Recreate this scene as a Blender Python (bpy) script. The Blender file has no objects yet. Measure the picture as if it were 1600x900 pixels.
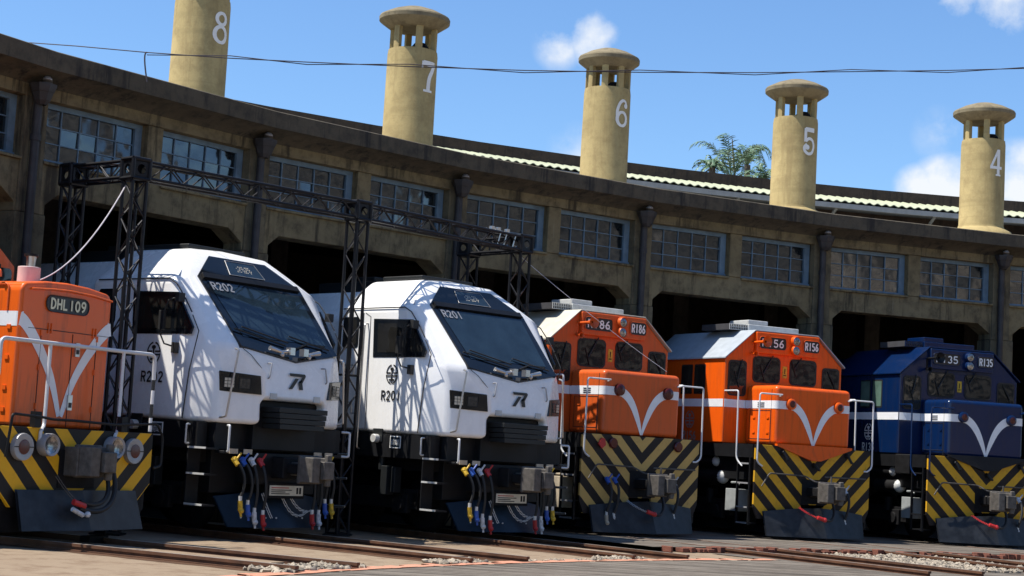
import bpy, bmesh, math, random
from math import sin, cos, pi, radians
from mathutils import Vector, Matrix
random.seed(7)
SC = bpy.context.scene
COL = SC.collection

# ------------------------------------------------------------------ camera
F_PX, PITCH, ROLL, CAM_H = 2658.0, .0949, .0568, 1.387
OX, OY, R_WALL, PHI0, DEL = 18.428, 7.038, 30.2, -.9934, .1446   # fan centre (turntable) and bays
cd = bpy.data.cameras.new('camera'); cam = bpy.data.objects.new('camera', cd); COL.objects.link(cam)
cd.sensor_width = 36; cd.lens = F_PX / 1600 * 36; cd.clip_end = 3000; cd.clip_start = .1
_R = Vector((1, 0, 0)); _U = Vector((0, -sin(PITCH), cos(PITCH))); _F = Vector((0, cos(PITCH), sin(PITCH)))
_R2 = _R * cos(ROLL) + _U * sin(ROLL); _U2 = _U * cos(ROLL) - _R * sin(ROLL)
m = Matrix((_R2, _U2, -_F)).transposed().to_4x4(); m.translation = (0, 0, CAM_H)
cam.matrix_world = m
SC.camera = cam

# ------------------------------------------------------------------ light
SUN_AZ = Vector((-.988, -.156)); SUN_EL = radians(61)
w = bpy.data.worlds.new('World'); SC.world = w; w.use_nodes = True
nt = w.node_tree; nt.nodes.clear()
N = nt.nodes.new; L = nt.links.new
out = N('ShaderNodeOutputWorld'); bg = N('ShaderNodeBackground'); sky = N('ShaderNodeTexSky')
sky.sky_type = 'NISHITA'; sky.sun_disc = False; sky.sun_elevation = SUN_EL
sky.sun_rotation = math.atan2(SUN_AZ.x, SUN_AZ.y) % (2 * pi)
sky.air_density = 1.0; sky.dust_density = .35; sky.ozone_density = 3.0; sky.altitude = 0
bg.inputs['Strength'].default_value = .098
tc = N('ShaderNodeTexCoord')
def pix_dir(px, py):
    a, b = px - 800, py - 450
    u = cos(ROLL) * a + sin(ROLL) * b; v = -sin(ROLL) * a + cos(ROLL) * b
    return (_R * u / F_PX + _F - _U * v / F_PX).normalized()
# fair-weather clouds: soft lobes at their directions in the sky, broken up by noise
nz = N('ShaderNodeTexNoise'); nz.inputs['Scale'].default_value = 24; nz.inputs['Detail'].default_value = 9; nz.inputs['Roughness'].default_value = .58
L(tc.outputs['Generated'], nz.inputs['Vector'])
acc = None
def mth(op, a, b=None, clamp=False):
    n = N('ShaderNodeMath'); n.operation = op; n.use_clamp = clamp
    for i, v in enumerate((a, b)):
        if v is None: continue
        if isinstance(v, (int, float)): n.inputs[i].default_value = v
        else: L(v, n.inputs[i])
    return n.outputs[0]
for px, py, rad, amp in [(1575, -6, .024, .95), (1500, -22, .020, .8), (1490, 310, .030, 1.0), (1590, 305, .034, 1.15), (1435, 298, .017, .8), (925, 58, .019, .62), (872, 70, .017, .48),
                         (905, 250, .024, .24), (1470, 210, .018, .2), (-1700, -300, .3, 1.0), (3600, -200, .3, 1.0), (900, -1500, .3, .8)]:
    d = pix_dir(px, py)
    vm = N('ShaderNodeVectorMath'); vm.operation = 'DISTANCE'; L(tc.outputs['Generated'], vm.inputs[0]); vm.inputs[1].default_value = d
    q = mth('DIVIDE', vm.outputs['Value'], rad); q = mth('SUBTRACT', 1.0, q); q = mth('MULTIPLY', q, amp)
    q = mth('MAXIMUM', q, 0.0)
    acc = q if acc is None else mth('MAXIMUM', acc, q)
nn = mth('SUBTRACT', nz.outputs['Fac'], .5); nn = mth('MULTIPLY', nn, 2.6)
cl = mth('ADD', acc, nn); cl = mth('MULTIPLY', cl, mth('MULTIPLY', acc, 4.0, True)); cl = mth('MULTIPLY', cl, 1.35, True)
mixc = N('ShaderNodeMix'); mixc.data_type = 'RGBA'
tint = N('ShaderNodeMix'); tint.data_type = 'RGBA'; tint.blend_type = 'MULTIPLY'; tint.inputs['Factor'].default_value = 1; L(sky.outputs[0], tint.inputs['A']); tint.inputs['B'].default_value = (.82, 1.03, 1.24, 1)
L(cl, mixc.inputs['Factor']); L(tint.outputs['Result'], mixc.inputs['A']); mixc.inputs['B'].default_value = (6.3, 6.6, 7.0, 1)
L(mixc.outputs['Result'], bg.inputs['Color']); L(bg.outputs[0], out.inputs['Surface'])
sd = bpy.data.lights.new('sun', 'SUN'); sd.energy = 5.0; sd.angle = radians(.5); sd.color = (1, .94, .85)
so = bpy.data.objects.new('sun', sd); COL.objects.link(so)
trav = Vector((-SUN_AZ.x * cos(SUN_EL), -SUN_AZ.y * cos(SUN_EL), -sin(SUN_EL)))
so.rotation_euler = trav.to_track_quat('-Z', 'Y').to_euler(); so.location = (-30, -5, 60)
SC.view_settings.view_transform = 'Standard'; SC.view_settings.look = 'None'
SC.view_settings.exposure = 0.56; SC.view_settings.gamma = 1

# ------------------------------------------------------------------ helpers
class MB:
    def __init__(s): s.v = []; s.f = []; s.m = []
    def poly(s, pts, mat=0):
        b = len(s.v); s.v += [tuple(p) for p in pts]; s.f.append(tuple(range(b, b + len(pts)))); s.m.append(mat); return s
    def box(s, x0, x1, y0, y1, z0, z1, mat=0):
        b = len(s.v)
        s.v += [(x0, y0, z0), (x1, y0, z0), (x1, y1, z0), (x0, y1, z0), (x0, y0, z1), (x1, y0, z1), (x1, y1, z1), (x0, y1, z1)]
        for f in ((0, 3, 2, 1), (4, 5, 6, 7), (0, 1, 5, 4), (1, 2, 6, 5), (2, 3, 7, 6), (3, 0, 4, 7)):
            s.f.append(tuple(b + i for i in f)); s.m.append(mat)
        return s
    def prism(s, pts, ext, mat=0):
        pts = [Vector(p) for p in pts]; e = Vector(ext); n = len(pts); b = len(s.v)
        s.v += [tuple(p) for p in pts] + [tuple(p + e) for p in pts]
        s.f.append(tuple(range(b, b + n))); s.f.append(tuple(range(b + 2 * n - 1, b + n - 1, -1))); s.m += [mat, mat]
        for i in range(n):
            j = (i + 1) % n; s.f.append((b + i, b + n + i, b + n + j, b + j)); s.m.append(mat)
        return s
    def tube(s, path, r, seg=8, mat=0, rs=None):
        P = [Vector(p) for p in path]; b = len(s.v); up = None
        for i, p in enumerate(P):
            t = (P[min(i + 1, len(P) - 1)] - P[max(i - 1, 0)]).normalized()
            if up is None:
                up = Vector((0, 0, 1)) if abs(t.z) < .9 else Vector((1, 0, 0))
            a = (up - t * up.dot(t)).normalized(); up = a; c = t.cross(a); rr = rs[i] if rs else r
            for k in range(seg):
                q = 2 * pi * k / seg; s.v.append(tuple(p + a * cos(q) * rr + c * sin(q) * rr))
        for i in range(len(P) - 1):
            for k in range(seg):
                k2 = (k + 1) % seg
                s.f.append((b + i * seg + k, b + i * seg + k2, b + (i + 1) * seg + k2, b + (i + 1) * seg + k)); s.m.append(mat)
        s.f.append(tuple(b + k for k in range(seg - 1, -1, -1))); s.f.append(tuple(b + (len(P) - 1) * seg + k for k in range(seg))); s.m += [mat, mat]
        return s
    def cyl(s, p0, p1, r, seg=16, mat=0, r1=None): return s.tube([p0, p1], r, seg, mat, [r, r if r1 is None else r1])
    def lathe(s, prof, o=(0, 0, 0), seg=32, mat=0, axis='z'):
        b = len(s.v); n = len(prof)
        for k in range(seg):
            q = 2 * pi * k / seg
            for r, h in prof:
                if axis == 'z': p = (o[0] + r * cos(q), o[1] + r * sin(q), o[2] + h)
                elif axis == 'y': p = (o[0] + r * cos(q), o[1] + h, o[2] + r * sin(q))
                else: p = (o[0] + h, o[1] + r * cos(q), o[2] + r * sin(q))
                s.v.append(p)
        for k in range(seg):
            k2 = (k + 1) % seg
            for i in range(n - 1):
                s.f.append((b + k * n + i, b + k2 * n + i, b + k2 * n + i + 1, b + k * n + i + 1)); s.m.append(mat)
        return s
    def ball(s, c, r, mat=0, seg=12, sc=(1, 1, 1)):
        b = len(s.v); h = seg // 2
        for i in range(h + 1):
            t = pi * i / h
            for k in range(seg):
                q = 2 * pi * k / seg
                s.v.append((c[0] + sc[0] * r * sin(t) * cos(q), c[1] + sc[1] * r * sin(t) * sin(q), c[2] + sc[2] * r * cos(t)))
        for i in range(h):
            for k in range(seg):
                k2 = (k + 1) % seg
                s.f.append((b + i * seg + k, b + (i + 1) * seg + k, b + (i + 1) * seg + k2, b + i * seg + k2)); s.m.append(mat)
        return s
    def build(s, name, mats, parent=None, bevel=0, seg=2, sharp=35, recalc=True, loc=None, rz=None):
        if not isinstance(mats, (list, tuple)): mats = [mats]
        me = bpy.data.meshes.new(name); me.from_pydata(s.v, [], s.f)
        for mt in mats: me.materials.append(mt)
        me.polygons.foreach_set('material_index', s.m)
        bm = bmesh.new(); bm.from_mesh(me)
        bmesh.ops.remove_doubles(bm, verts=bm.verts, dist=.00005)
        if recalc: bmesh.ops.recalc_face_normals(bm, faces=bm.faces)
        bm.to_mesh(me); bm.free()
        me.polygons.foreach_set('use_smooth', [True] * len(me.polygons))
        me.set_sharp_from_angle(angle=radians(sharp))
        o = bpy.data.objects.new(name, me); COL.objects.link(o)
        if parent: o.parent = parent
        if loc: o.location = loc
        if rz is not None: o.rotation_euler.z = rz
        if bevel:
            bv = o.modifiers.new('bevel', 'BEVEL'); bv.width = bevel; bv.segments = seg; bv.limit_method = 'ANGLE'; bv.angle_limit = radians(20)
            bv.harden_normals = True
        return o

def tag(o, label=None, cat=None, group=None, kind=None):
    if label: o['label'] = label
    if cat: o['category'] = cat
    if group: o['group'] = group
    if kind: o['kind'] = kind
    return o
def empty(name, loc=(0, 0, 0), rz=0):
    o = bpy.data.objects.new(name, None); COL.objects.link(o); o.location = loc; o.rotation_euler.z = rz; o.empty_display_size = .2
    return o
def ang(k): return PHI0 + k * DEL
def pol(r, k, z=0): a = ang(k); return Vector((OX + r * sin(a), OY + r * cos(a), z))
def arc(pts, n=6):   # rounded polyline through corner points: list of (point, radius)
    res = []
    for i, (p, r) in enumerate(pts):
        p = Vector(p)
        if r == 0 or i in (0, len(pts) - 1): res.append(p); continue
        a = Vector(pts[i - 1][0]); c = Vector(pts[i + 1][0])
        u = (a - p).normalized() * r; v_ = (c - p).normalized() * r
        for j in range(n + 1):
            t = j / n; res.append((p + u) * (1 - t) ** 2 + p * 2 * t * (1 - t) + (p + v_) * t * t)
    return res
def bez(p0, p1, p2, p3, n=12):
    p0, p1, p2, p3 = map(Vector, (p0, p1, p2, p3)); r = []
    for i in range(n + 1):
        t = i / n; r.append(p0 * (1 - t) ** 3 + p1 * 3 * t * (1 - t) ** 2 + p2 * 3 * t * t * (1 - t) + p3 * t ** 3)
    return r
def rrect(x0, x1, z0, z1, r, n=4):
    p = []
    for cx, cz, a0 in ((x1 - r, z1 - r, 0), (x0 + r, z1 - r, 90), (x0 + r, z0 + r, 180), (x1 - r, z0 + r, 270)):
        for i in range(n + 1):
            a = radians(a0 + 90 * i / n); p.append((cx + r * cos(a), cz + r * sin(a)))
    return p
def text_obj(name, body, mat, parent, o, right, up, size, sx=1.0, bold=0, depth=.004, align='CENTER'):
    cu = bpy.data.curves.new('lettering_curve', 'FONT'); cu.body = body; cu.size = 1; cu.extrude = 0; cu.align_x = align; cu.align_y = 'CENTER'; cu.offset = bold
    t = bpy.data.objects.new('lettering_curve', cu); COL.objects.link(t)
    dg = bpy.context.evaluated_depsgraph_get(); me = bpy.data.meshes.new_from_object(t.evaluated_get(dg)); bpy.data.objects.remove(t); bpy.data.curves.remove(cu)
    right = Vector(right).normalized(); up = Vector(up).normalized(); nrm = right.cross(up)
    for v in me.vertices:
        v.co = Vector(o) + right * v.co.x * size * sx + up * v.co.y * size + nrm * depth
    me.materials.clear(); me.materials.append(mat)
    ob = bpy.data.objects.new(name, me); COL.objects.link(ob); ob.parent = parent
    return ob
class Flat:   # 2-D shapes laid on a plane of the object
    def __init__(s, o, right, up, depth=.004, sub=1):
        s.sub = sub
        s.mb = MB(); s.o = Vector(o); s.r = Vector(right).normalized(); s.u = Vector(up).normalized(); s.n = s.r.cross(s.u); s.d = depth
    def P(s, x, y): return s.o + s.r * x + s.u * y + s.n * s.d
    def poly(s, pts, mat=0): s.mb.poly([s.P(*p) for p in pts], mat); return s
    def stroke(s, pts, w, mat=0):
        n = len(pts); ws = w if isinstance(w, (list, tuple)) else [w] * n; Lp = []; Rp = []
        for i in range(n):
            a = pts[max(i - 1, 0)]; b = pts[min(i + 1, n - 1)]; t = Vector((b[0] - a[0], b[1] - a[1])).normalized(); q = Vector((-t.y, t.x)) * ws[i] / 2
            Lp.append((pts[i][0] + q.x, pts[i][1] + q.y)); Rp.append((pts[i][0] - q.x, pts[i][1] - q.y))
        k = s.sub
        for i in range(n - 1):
            for j in range(k):
                q = lambda A, B, t: (A[0] + (B[0] - A[0]) * t, A[1] + (B[1] - A[1]) * t)
                s.poly([q(Lp[i], Lp[i + 1], j / k), q(Lp[i], Lp[i + 1], (j + 1) / k), q(Rp[i], Rp[i + 1], (j + 1) / k), q(Rp[i], Rp[i + 1], j / k)], mat)
        s.d += .0004
        return s
    def disk(s, x, y, r, mat=0, sy=1, n=16): return s.poly([(x + r * cos(2 * pi * i / n), y + r * sy * sin(2 * pi * i / n)) for i in range(n)], mat)
def e_(cx, cy, rx, ry, a0, a1, n=14): return [(cx + rx * cos(radians(a0 + (a1 - a0) * i / n)), cy + ry * sin(radians(a0 + (a1 - a0) * i / n))) for i in range(n + 1)]
FONT = {   # plain block lettering drawn with a brush: strokes in a 0.56 x 1 cell
 'R': [[(.06, 0), (.06, 1)], [(.0, .94), (.3, .94)] + e_(.3, .715, .19, .225, 90, -90) + [(.06, .49)], [(.27, .49), (.5, 0)]],
 'D': [[(.06, 0), (.06, 1)], [(.0, .94), (.2, .94)] + e_(.2, .5, .29, .44, 90, -90) + [(.0, .06)]],
 'H': [[(.06, 0), (.06, 1)], [(.48, 0), (.48, 1)], [(.06, .5), (.48, .5)]], 'L': [[(.06, 1), (.06, 0)], [(.0, .06), (.46, .06)]],
 '0': [e_(.27, .5, .21, .44, 90, 450, 28)], '1': [[(.28, 0), (.28, 1)]],
 '2': [e_(.27, .70, .20, .24, 170, -30) + [(.08, .07)], [(.04, .06), (.5, .06)]],
 '3': [e_(.26, .72, .19, .22, 160, -80), e_(.26, .28, .21, .23, 85, -160)],
 '5': [[(.48, .94), (.1, .94)], [(.11, .98), (.08, .52)], [(.08, .54)] + e_(.25, .31, .23, .26, 110, -150)],
 '6': [[(.42, .96), (.22, .78), (.08, .45), (.07, .30)], e_(.27, .29, .2, .24, 180, 540, 26)],
 '8': [e_(.27, .73, .17, .21, 90, 450, 24), e_(.27, .27, .21, .22, 90, 450, 24)],
 '9': [e_(.27, .71, .2, .24, 0, 360, 26), [(.47, .70), (.46, .52), (.33, .22), (.12, .04)]]}
def lettering(name, body, mat, parent, o, right, up, size, width, weight=.15, depth=.004):
    F = Flat(o, right, up, depth); pit = width / len(body); sx = pit * .80 / .54
    for i, c in enumerate(body):
        x0 = -width / 2 + pit * (i + .5) - .27 * sx
        for st in FONT[c]: F.stroke([(x0 + x * sx, (y - .5) * size) for x, y in st], weight * size)
    return F.mb.build(name, mat, parent, recalc=False)
def smooth2(pts, n=6):
    res = []
    P = [pts[0]] + list(pts) + [pts[-1]]
    for i in range(1, len(P) - 2):
        for j in range(n):
            t = j / n; r = []
            for c in (0, 1):
                p0, p1, p2, p3 = P[i - 1][c], P[i][c], P[i + 1][c], P[i + 2][c]
                r.append(.5 * (2 * p1 + (p2 - p0) * t + (2 * p0 - 5 * p1 + 4 * p2 - p3) * t * t + (3 * p1 - p0 - 3 * p2 + p3) * t ** 3))
            res.append(tuple(r))
    res.append(pts[-1]); return res
def ell(cx, cy, rx, ry, a0, a1, n=20): return [(cx + rx * cos(radians(a0 + (a1 - a0) * i / n)), cy + ry * sin(radians(a0 + (a1 - a0) * i / n))) for i in range(n + 1)]

# ------------------------------------------------------------------ materials
class NT:
    def __init__(s, name):
        s.m = bpy.data.materials.new(name); s.m.use_nodes = True; s.t = s.m.node_tree; s.b = s.t.nodes['Principled BSDF']
    def n(s, typ, **kw):
        n = s.t.nodes.new(typ)
        for k, v in kw.items(): setattr(n, k, v)
        return n
    def l(s, a, b): s.t.links.new(a, b)
    def noise(s, scale, detail=5, rough=.6, coord='Object', vscale=None):
        src = s.n('ShaderNodeNewGeometry').outputs['Position'] if coord == 'World' else s.n('ShaderNodeTexCoord').outputs[coord]
        if vscale:
            mp = s.n('ShaderNodeMapping'); mp.inputs['Scale'].default_value = vscale; s.l(src, mp.inputs['Vector']); src = mp.outputs[0]
        z = s.n('ShaderNodeTexNoise'); z.inputs['Scale'].default_value = scale; z.inputs['Detail'].default_value = detail; z.inputs['Roughness'].default_value = rough
        s.l(src, z.inputs['Vector']); return z.outputs['Fac']
    def ramp(s, fac, stops):
        r = s.n('ShaderNodeValToRGB'); e = r.color_ramp.elements
        while len(e) < len(stops): e.new(.5)
        for i, (p, c) in enumerate(stops):
            e[i].position = p; e[i].color = (*c, 1) if len(c) == 3 else c
        s.l(fac, r.inputs[0]); return r.outputs[0]
    def mix(s, fac, a, b, mode='MIX'):
        x = s.n('ShaderNodeMix', data_type='RGBA', blend_type=mode)
        for i, v in (('Factor', fac), ('A', a), ('B', b)):
            if isinstance(v, (int, float)): x.inputs[i].default_value = v
            elif isinstance(v, tuple): x.inputs[i].default_value = (*v[:3], 1)
            else: s.l(v, x.inputs[i])
        return x.outputs['Result']
    def math(s, op, a, b=0, clamp=False):
        x = s.n('ShaderNodeMath', operation=op, use_clamp=clamp)
        for i, v in enumerate((a, b)):
            if isinstance(v, (int, float)): x.inputs[i].default_value = v
            else: s.l(v, x.inputs[i])
        return x.outputs[0]
    def color(s, v):
        if isinstance(v, tuple): s.b.inputs['Base Color'].default_value = (*v, 1)
        else: s.l(v, s.b.inputs['Base Color'])
    def set(s, **k):
        for a, v in k.items():
            i = s.b.inputs[a.replace('_', ' ')]
            if isinstance(v, (int, float)): i.default_value = v
            else: s.l(v, i)
    def bump(s, h, strength=.3, dist=.02):
        b = s.n('ShaderNodeBump'); b.inputs['Strength'].default_value = strength; b.inputs['Distance'].default_value = dist
        s.l(h, b.inputs['Height']); s.l(b.outputs[0], s.b.inputs['Normal'])

def simple(name, col, rough=.5, metal=0, var=.15, scale=6, bump=0, coat=0, spec=.5):
    a = NT(name); f = a.noise(scale)
    dk = tuple(c * (1 - var) for c in col); lt = tuple(min(1, c * (1 + var)) for c in col)
    a.color(a.ramp(f, [(.3, dk), (.7, lt)])); a.set(Roughness=rough, Metallic=metal, Coat_Weight=coat, Coat_Roughness=.06)
    a.b.inputs['Specular IOR Level'].default_value = spec
    if bump: a.bump(a.noise(scale * 8), bump)
    return a.m
def paint(name, col, dirt=(.12, .09, .06), amount=.25, rough=.28, wave=.02):
    a = NT(name)
    f = a.noise(3.0, 8, .7); streak = a.noise(2.2, 6, .65, vscale=(5, 5, .5)); speck = a.noise(38, 3, .7)
    d = a.math('MULTIPLY', a.ramp(streak, [(.5, (0, 0, 0)), (.78, (1, 1, 1))]), amount)
    c = a.mix(f, tuple(x * .9 for x in col), tuple(min(1, x * 1.06) for x in col))
    c = a.mix(d, c, dirt); c = a.mix(a.math('MULTIPLY', a.ramp(speck, [(.68, (0, 0, 0)), (.74, (1, 1, 1))]), amount * .7), c, dirt)
    a.color(c); a.set(Roughness=a.math('ADD', a.math('MULTIPLY', f, .22), rough - .1), Coat_Weight=.12, Coat_Roughness=.08)
    a.b.inputs['Specular IOR Level'].default_value = .35
    a.bump(a.noise(1.6, 2, .5), wave, .25)
    return a.m
M = {}
M['orange'] = paint('orange_paint', (.80, .122, .010), (.14, .045, .02), .65, .34)
M['orange_b'] = paint('vivid_orange_paint', (.79, .105, .005), (.16, .05, .02), .5, .32)
M['orange_d'] = paint('faded_orange_paint', (.62, .10, .016), (.2, .08, .03), .55, .38)
M['white'] = paint('white_paint', (.85, .85, .84), (.45, .43, .38), .14, .26)
M['navy'] = paint('navy_paint', (.002, .015, .066), (.03, .03, .03), .4, .22)
M['stripe'] = simple('white_stripe_paint', (.78, .79, .80), .4, var=.06)
M['black'] = simple('black_paint', (.006, .006, .007), .5, var=.4, spec=.3)
M['dark'] = simple('grimy_black_steel', (.006, .006, .007), .7, var=.6, scale=9, bump=.2, spec=.25)
M['frame'] = simple('underframe_black', (.006, .0065, .008), .55, var=.4, spec=.3)
M['slat'] = simple('charcoal_panel', (.012, .014, .015), .5, spec=.35)
M['rubber'] = simple('black_rubber', (.012, .012, .012), .6)
M['steel'] = simple('brushed_steel', (.55, .54, .52), .32, .9)
M['alu'] = simple('pale_metal', (.62, .62, .6), .45, .3)
M['pipewhite'] = simple('white_pipe_paint', (.60, .61, .62), .4, var=.1)
M['silver'] = simple('silver_paint', (.30, .30, .31), .4, .2)
M['castiron'] = simple('weathered_cast_steel', (.085, .076, .066), .65, .1, var=.45, scale=12, bump=.3)
M['tan'] = simple('dusty_tan_steel', (.42, .36, .27), .7, var=.3)
M['greybox'] = simple('grey_enamel', (.30, .32, .32), .5)
M['yellow'] = simple('yellow_enamel', (.55, .34, .02), .5, var=.4, scale=20)
M['blue'] = simple('blue_enamel', (.02, .08, .36), .45)
M['red'] = simple('red_enamel', (.42, .02, .02), .45)
M['palewhite'] = simple('pale_enamel', (.5, .51, .52), .5, var=.4, scale=20)
M['cream'] = simple('cream_sheet', (.62, .58, .46), .5)
M['roofgrey'] = simple('grey_roof_paint', (.34, .38, .42), .5, var=.12)
M['roofcream'] = simple('cream_roof_paint', (.50, .48, .40), .55, var=.12)
M['plow'] = simple('slate_plough_paint', (.017, .019, .022), .42, var=.6, scale=5, spec=.35)
M['plowblue'] = simple('blue_black_plough_paint', (.006, .015, .028), .45, var=.3, spec=.35)
M['redlens'] = simple('red_lens', (.075, .008, .008), .25)
M['acgrey'] = simple('grey_sheet_metal', (.5, .51, .5), .5, .1)
M['grille'] = simple('dark_grille', (.05, .05, .055), .6)
M['plate'] = simple('black_number_plate', (.015, .013, .014), .4)
M['letter'] = simple('white_lettering', (.8, .8, .77), .45, var=.05)
M['letterbrass'] = simple('pale_brass_lettering', (.66, .60, .42), .4, .2, var=.1)
M['letterblack'] = simple('black_lettering', (.012, .012, .013), .45)
M['darkline'] = simple('dark_detail_line', (.02, .02, .02), .5)  # even near-black for seams, drip rails, latch insets and louvre lines
M['pink'] = simple('primer_pink_paint', (.62, .47, .45), .5)
def glass(name, col, rough=.04, wave=.04, ior=1.5, scale=2.0):
    a = NT(name); a.color(a.ramp(a.noise(3), [(.3, tuple(c * .6 for c in col)), (.7, col)])); a.set(Roughness=rough, IOR=ior)
    a.bump(a.noise(scale, 2, .5), wave, .3); return a.m
M['screen'] = glass('tinted_windscreen_glass', (.020, .036, .052), .04, .015)
M['cabglass'] = glass('cab_window_glass', (.022, .021, .019), .04, .03, 1.55)
M['maskblack'] = glass('gloss_black_mask', (.008, .010, .013), .08, .01)
M['greenglass'] = glass('pale_green_glass', (.12, .20, .16), .1, .03)
M['lens'] = simple('clear_lens', (.26, .26, .26), .2, .8, var=.7, scale=26)
def led():
    a = NT('lit_led_tint'); a.color((.60, .54, .42)); a.set(Roughness=.2); return a.m  # lit look of the LEDs put into the base colour, nothing emits
M['led'] = led()
M['dimlens'] = simple('unlit_lens', (.07, .07, .068), .2, .5, var=.6, scale=30)
def chevron(name, yel, blk, phase, m_, per, fade=.3):
    a = NT(name); tc = a.n('ShaderNodeTexCoord'); sp = a.n('ShaderNodeSeparateXYZ'); a.l(tc.outputs['Object'], sp.inputs[0])
    ax = a.math('ABSOLUTE', sp.outputs['X']); t = a.math('SUBTRACT', sp.outputs['Z'], a.math('MULTIPLY', ax, m_))
    wob = a.math('MULTIPLY', a.math('SUBTRACT', a.noise(14, 4), .5), .012)
    t = a.math('ADD', t, wob)
    fr = a.math('FRACT', a.math('ADD', a.math('DIVIDE', a.math('SUBTRACT', t, phase), per), 20.0))
    on = a.math('LESS_THAN', fr, .5)
    f = a.noise(9, 8, .7); f2 = a.noise(30, 4, .7)
    y = a.mix(a.math('MULTIPLY', f, fade * 1.6), yel, (.22, .14, .05)); k = a.mix(f2, blk, tuple(c * 1.8 for c in blk))
    c = a.mix(on, k, y)
    c = a.mix(a.math('MULTIPLY', a.ramp(f, [(.58, (0, 0, 0)), (.72, (1, 1, 1))]), fade), c, (.05, .035, .025))
    a.color(c); a.set(Roughness=.55); a.b.inputs['Specular IOR Level'].default_value = .3; return a.m
M['chev_faded'] = chevron('faded_chevron_paint', (.60, .39, .115), (.009, .007, .007), 1.07, .95, .40, .25)
M['chev'] = chevron('yellow_black_chevron_paint', (.78, .41, .008), (.009, .007, .007), 1.03, .95, .40, .35)
M['chev_clean'] = chevron('bright_chevron_paint', (.80, .43, .008), (.008, .007, .007), .93, .98, .42, .15)
def banded(name, a_, b_, per):
    a = NT(name); tc = a.n('ShaderNodeTexCoord'); sp = a.n('ShaderNodeSeparateXYZ'); a.l(tc.outputs['Object'], sp.inputs[0])
    on = a.math('LESS_THAN', a.math('FRACT', a.math('DIVIDE', sp.outputs['Z'], per)), .5)
    a.color(a.mix(on, a_, b_)); a.set(Roughness=.4); return a.m
M['banded'] = banded('black_white_banded_pipe', (.02, .02, .02), (.75, .75, .75), .34)

def concrete(name, base, dark, light, streak=.7, scale=1.0, lift=False):
    a = NT(name)
    big = a.noise(.8 * scale, 8, .65, 'World'); mid = a.noise(4 * scale, 8, .7, 'World'); st = a.noise(2.6 * scale, 7, .7, 'World', (1.6, 1.6, .16)); fine = a.noise(40 * scale, 4, .7, 'World')
    c = a.mix(big, tuple(x * .62 for x in base), tuple(x * 1.3 for x in base))
    c = a.mix(a.math('MULTIPLY', a.ramp(mid, [(.45, (0, 0, 0)), (.68, (1, 1, 1))]), .65), c, dark)
    c = a.mix(a.math('MULTIPLY', a.ramp(st, [(.52, (0, 0, 0)), (.64, (1, 1, 1))]), streak), c, dark)
    st2 = a.noise(3.4 * scale, 6, .7, 'World', (2.6, 2.6, .22))
    c = a.mix(a.math('MULTIPLY', a.ramp(st2, [(.66, (0, 0, 0)), (.74, (1, 1, 1))]), .45), c, light)
    c = a.mix(fine, a.mix(.25, c, (0, 0, 0)), c)
    if lift:
        ln = a.noise(1.0, 3, .5, 'World', (.12, .12, 5.5)); c = a.mix(a.math('MULTIPLY', a.ramp(ln, [(.56, (0, 0, 0)), (.62, (1, 1, 1))]), .35), c, tuple(x * .62 for x in base))
    a.color(c); a.set(Roughness=.9); a.b.inputs['Specular IOR Level'].default_value = .2
    a.bump(mid, .35, .03); return a.m
M['wall'] = concrete('weathered_olive_concrete', (.238, .192, .108), (.046, .038, .027), (.44, .40, .30), .9)
M['pilaster'] = concrete('stained_pier_concrete', (.190, .158, .098), (.036, .032, .027), (.40, .36, .28), .9)
M['cornice'] = concrete('sooty_cornice_concrete', (.112, .094, .066), (.030, .029, .028), (.29, .23, .15), .85)
M['parapet'] = concrete('brown_parapet_render', (.085, .062, .05), (.03, .026, .026), (.25, .19, .13), .7)
M['chimney'] = concrete('ochre_render', (.50, .39, .18), (.29, .215, .10), (.58, .50, .32), .5, .8, True)
M['capstone'] = concrete('grey_brown_cap_render', (.27, .225, .14), (.13, .105, .07), (.36, .30, .2), .5)
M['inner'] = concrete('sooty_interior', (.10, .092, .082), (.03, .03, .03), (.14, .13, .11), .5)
M['roof'] = concrete('roof_screed', (.36, .33, .27), (.2, .18, .15), (.45, .42, .36), .3)
M['canopy'] = simple('pale_green_corrugated_sheet', (.40, .42, .28), .55, var=.12, scale=2)
M['winframe'] = simple('blue_grey_window_paint', (.12, .19, .26), .6, var=.25, scale=5)
M['pipe'] = simple('rusted_black_downpipe', (.030, .027, .028), .6, var=.5, scale=4)
def pane_mat():
    a = NT('old_window_glass'); d = a.math('ADD', a.math('MULTIPLY', a.noise(1.3, 6, .65, 'World'), .5), a.math('MULTIPLY', a.n('ShaderNodeNewGeometry').outputs['Random Per Island'], .5))
    a.color(a.ramp(d, [(.3, (.005, .009, .013)), (.72, (.018, .024, .028)), (.95, (.07, .08, .08))])); a.set(Roughness=a.math('ADD', a.math('MULTIPLY', a.noise(5, 4, .6, 'World'), .12), .02), IOR=2.0)
    a.bump(a.noise(1.7, 2, .5, 'World'), .05, .4); return a.m
M['pane'] = pane_mat()
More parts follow.
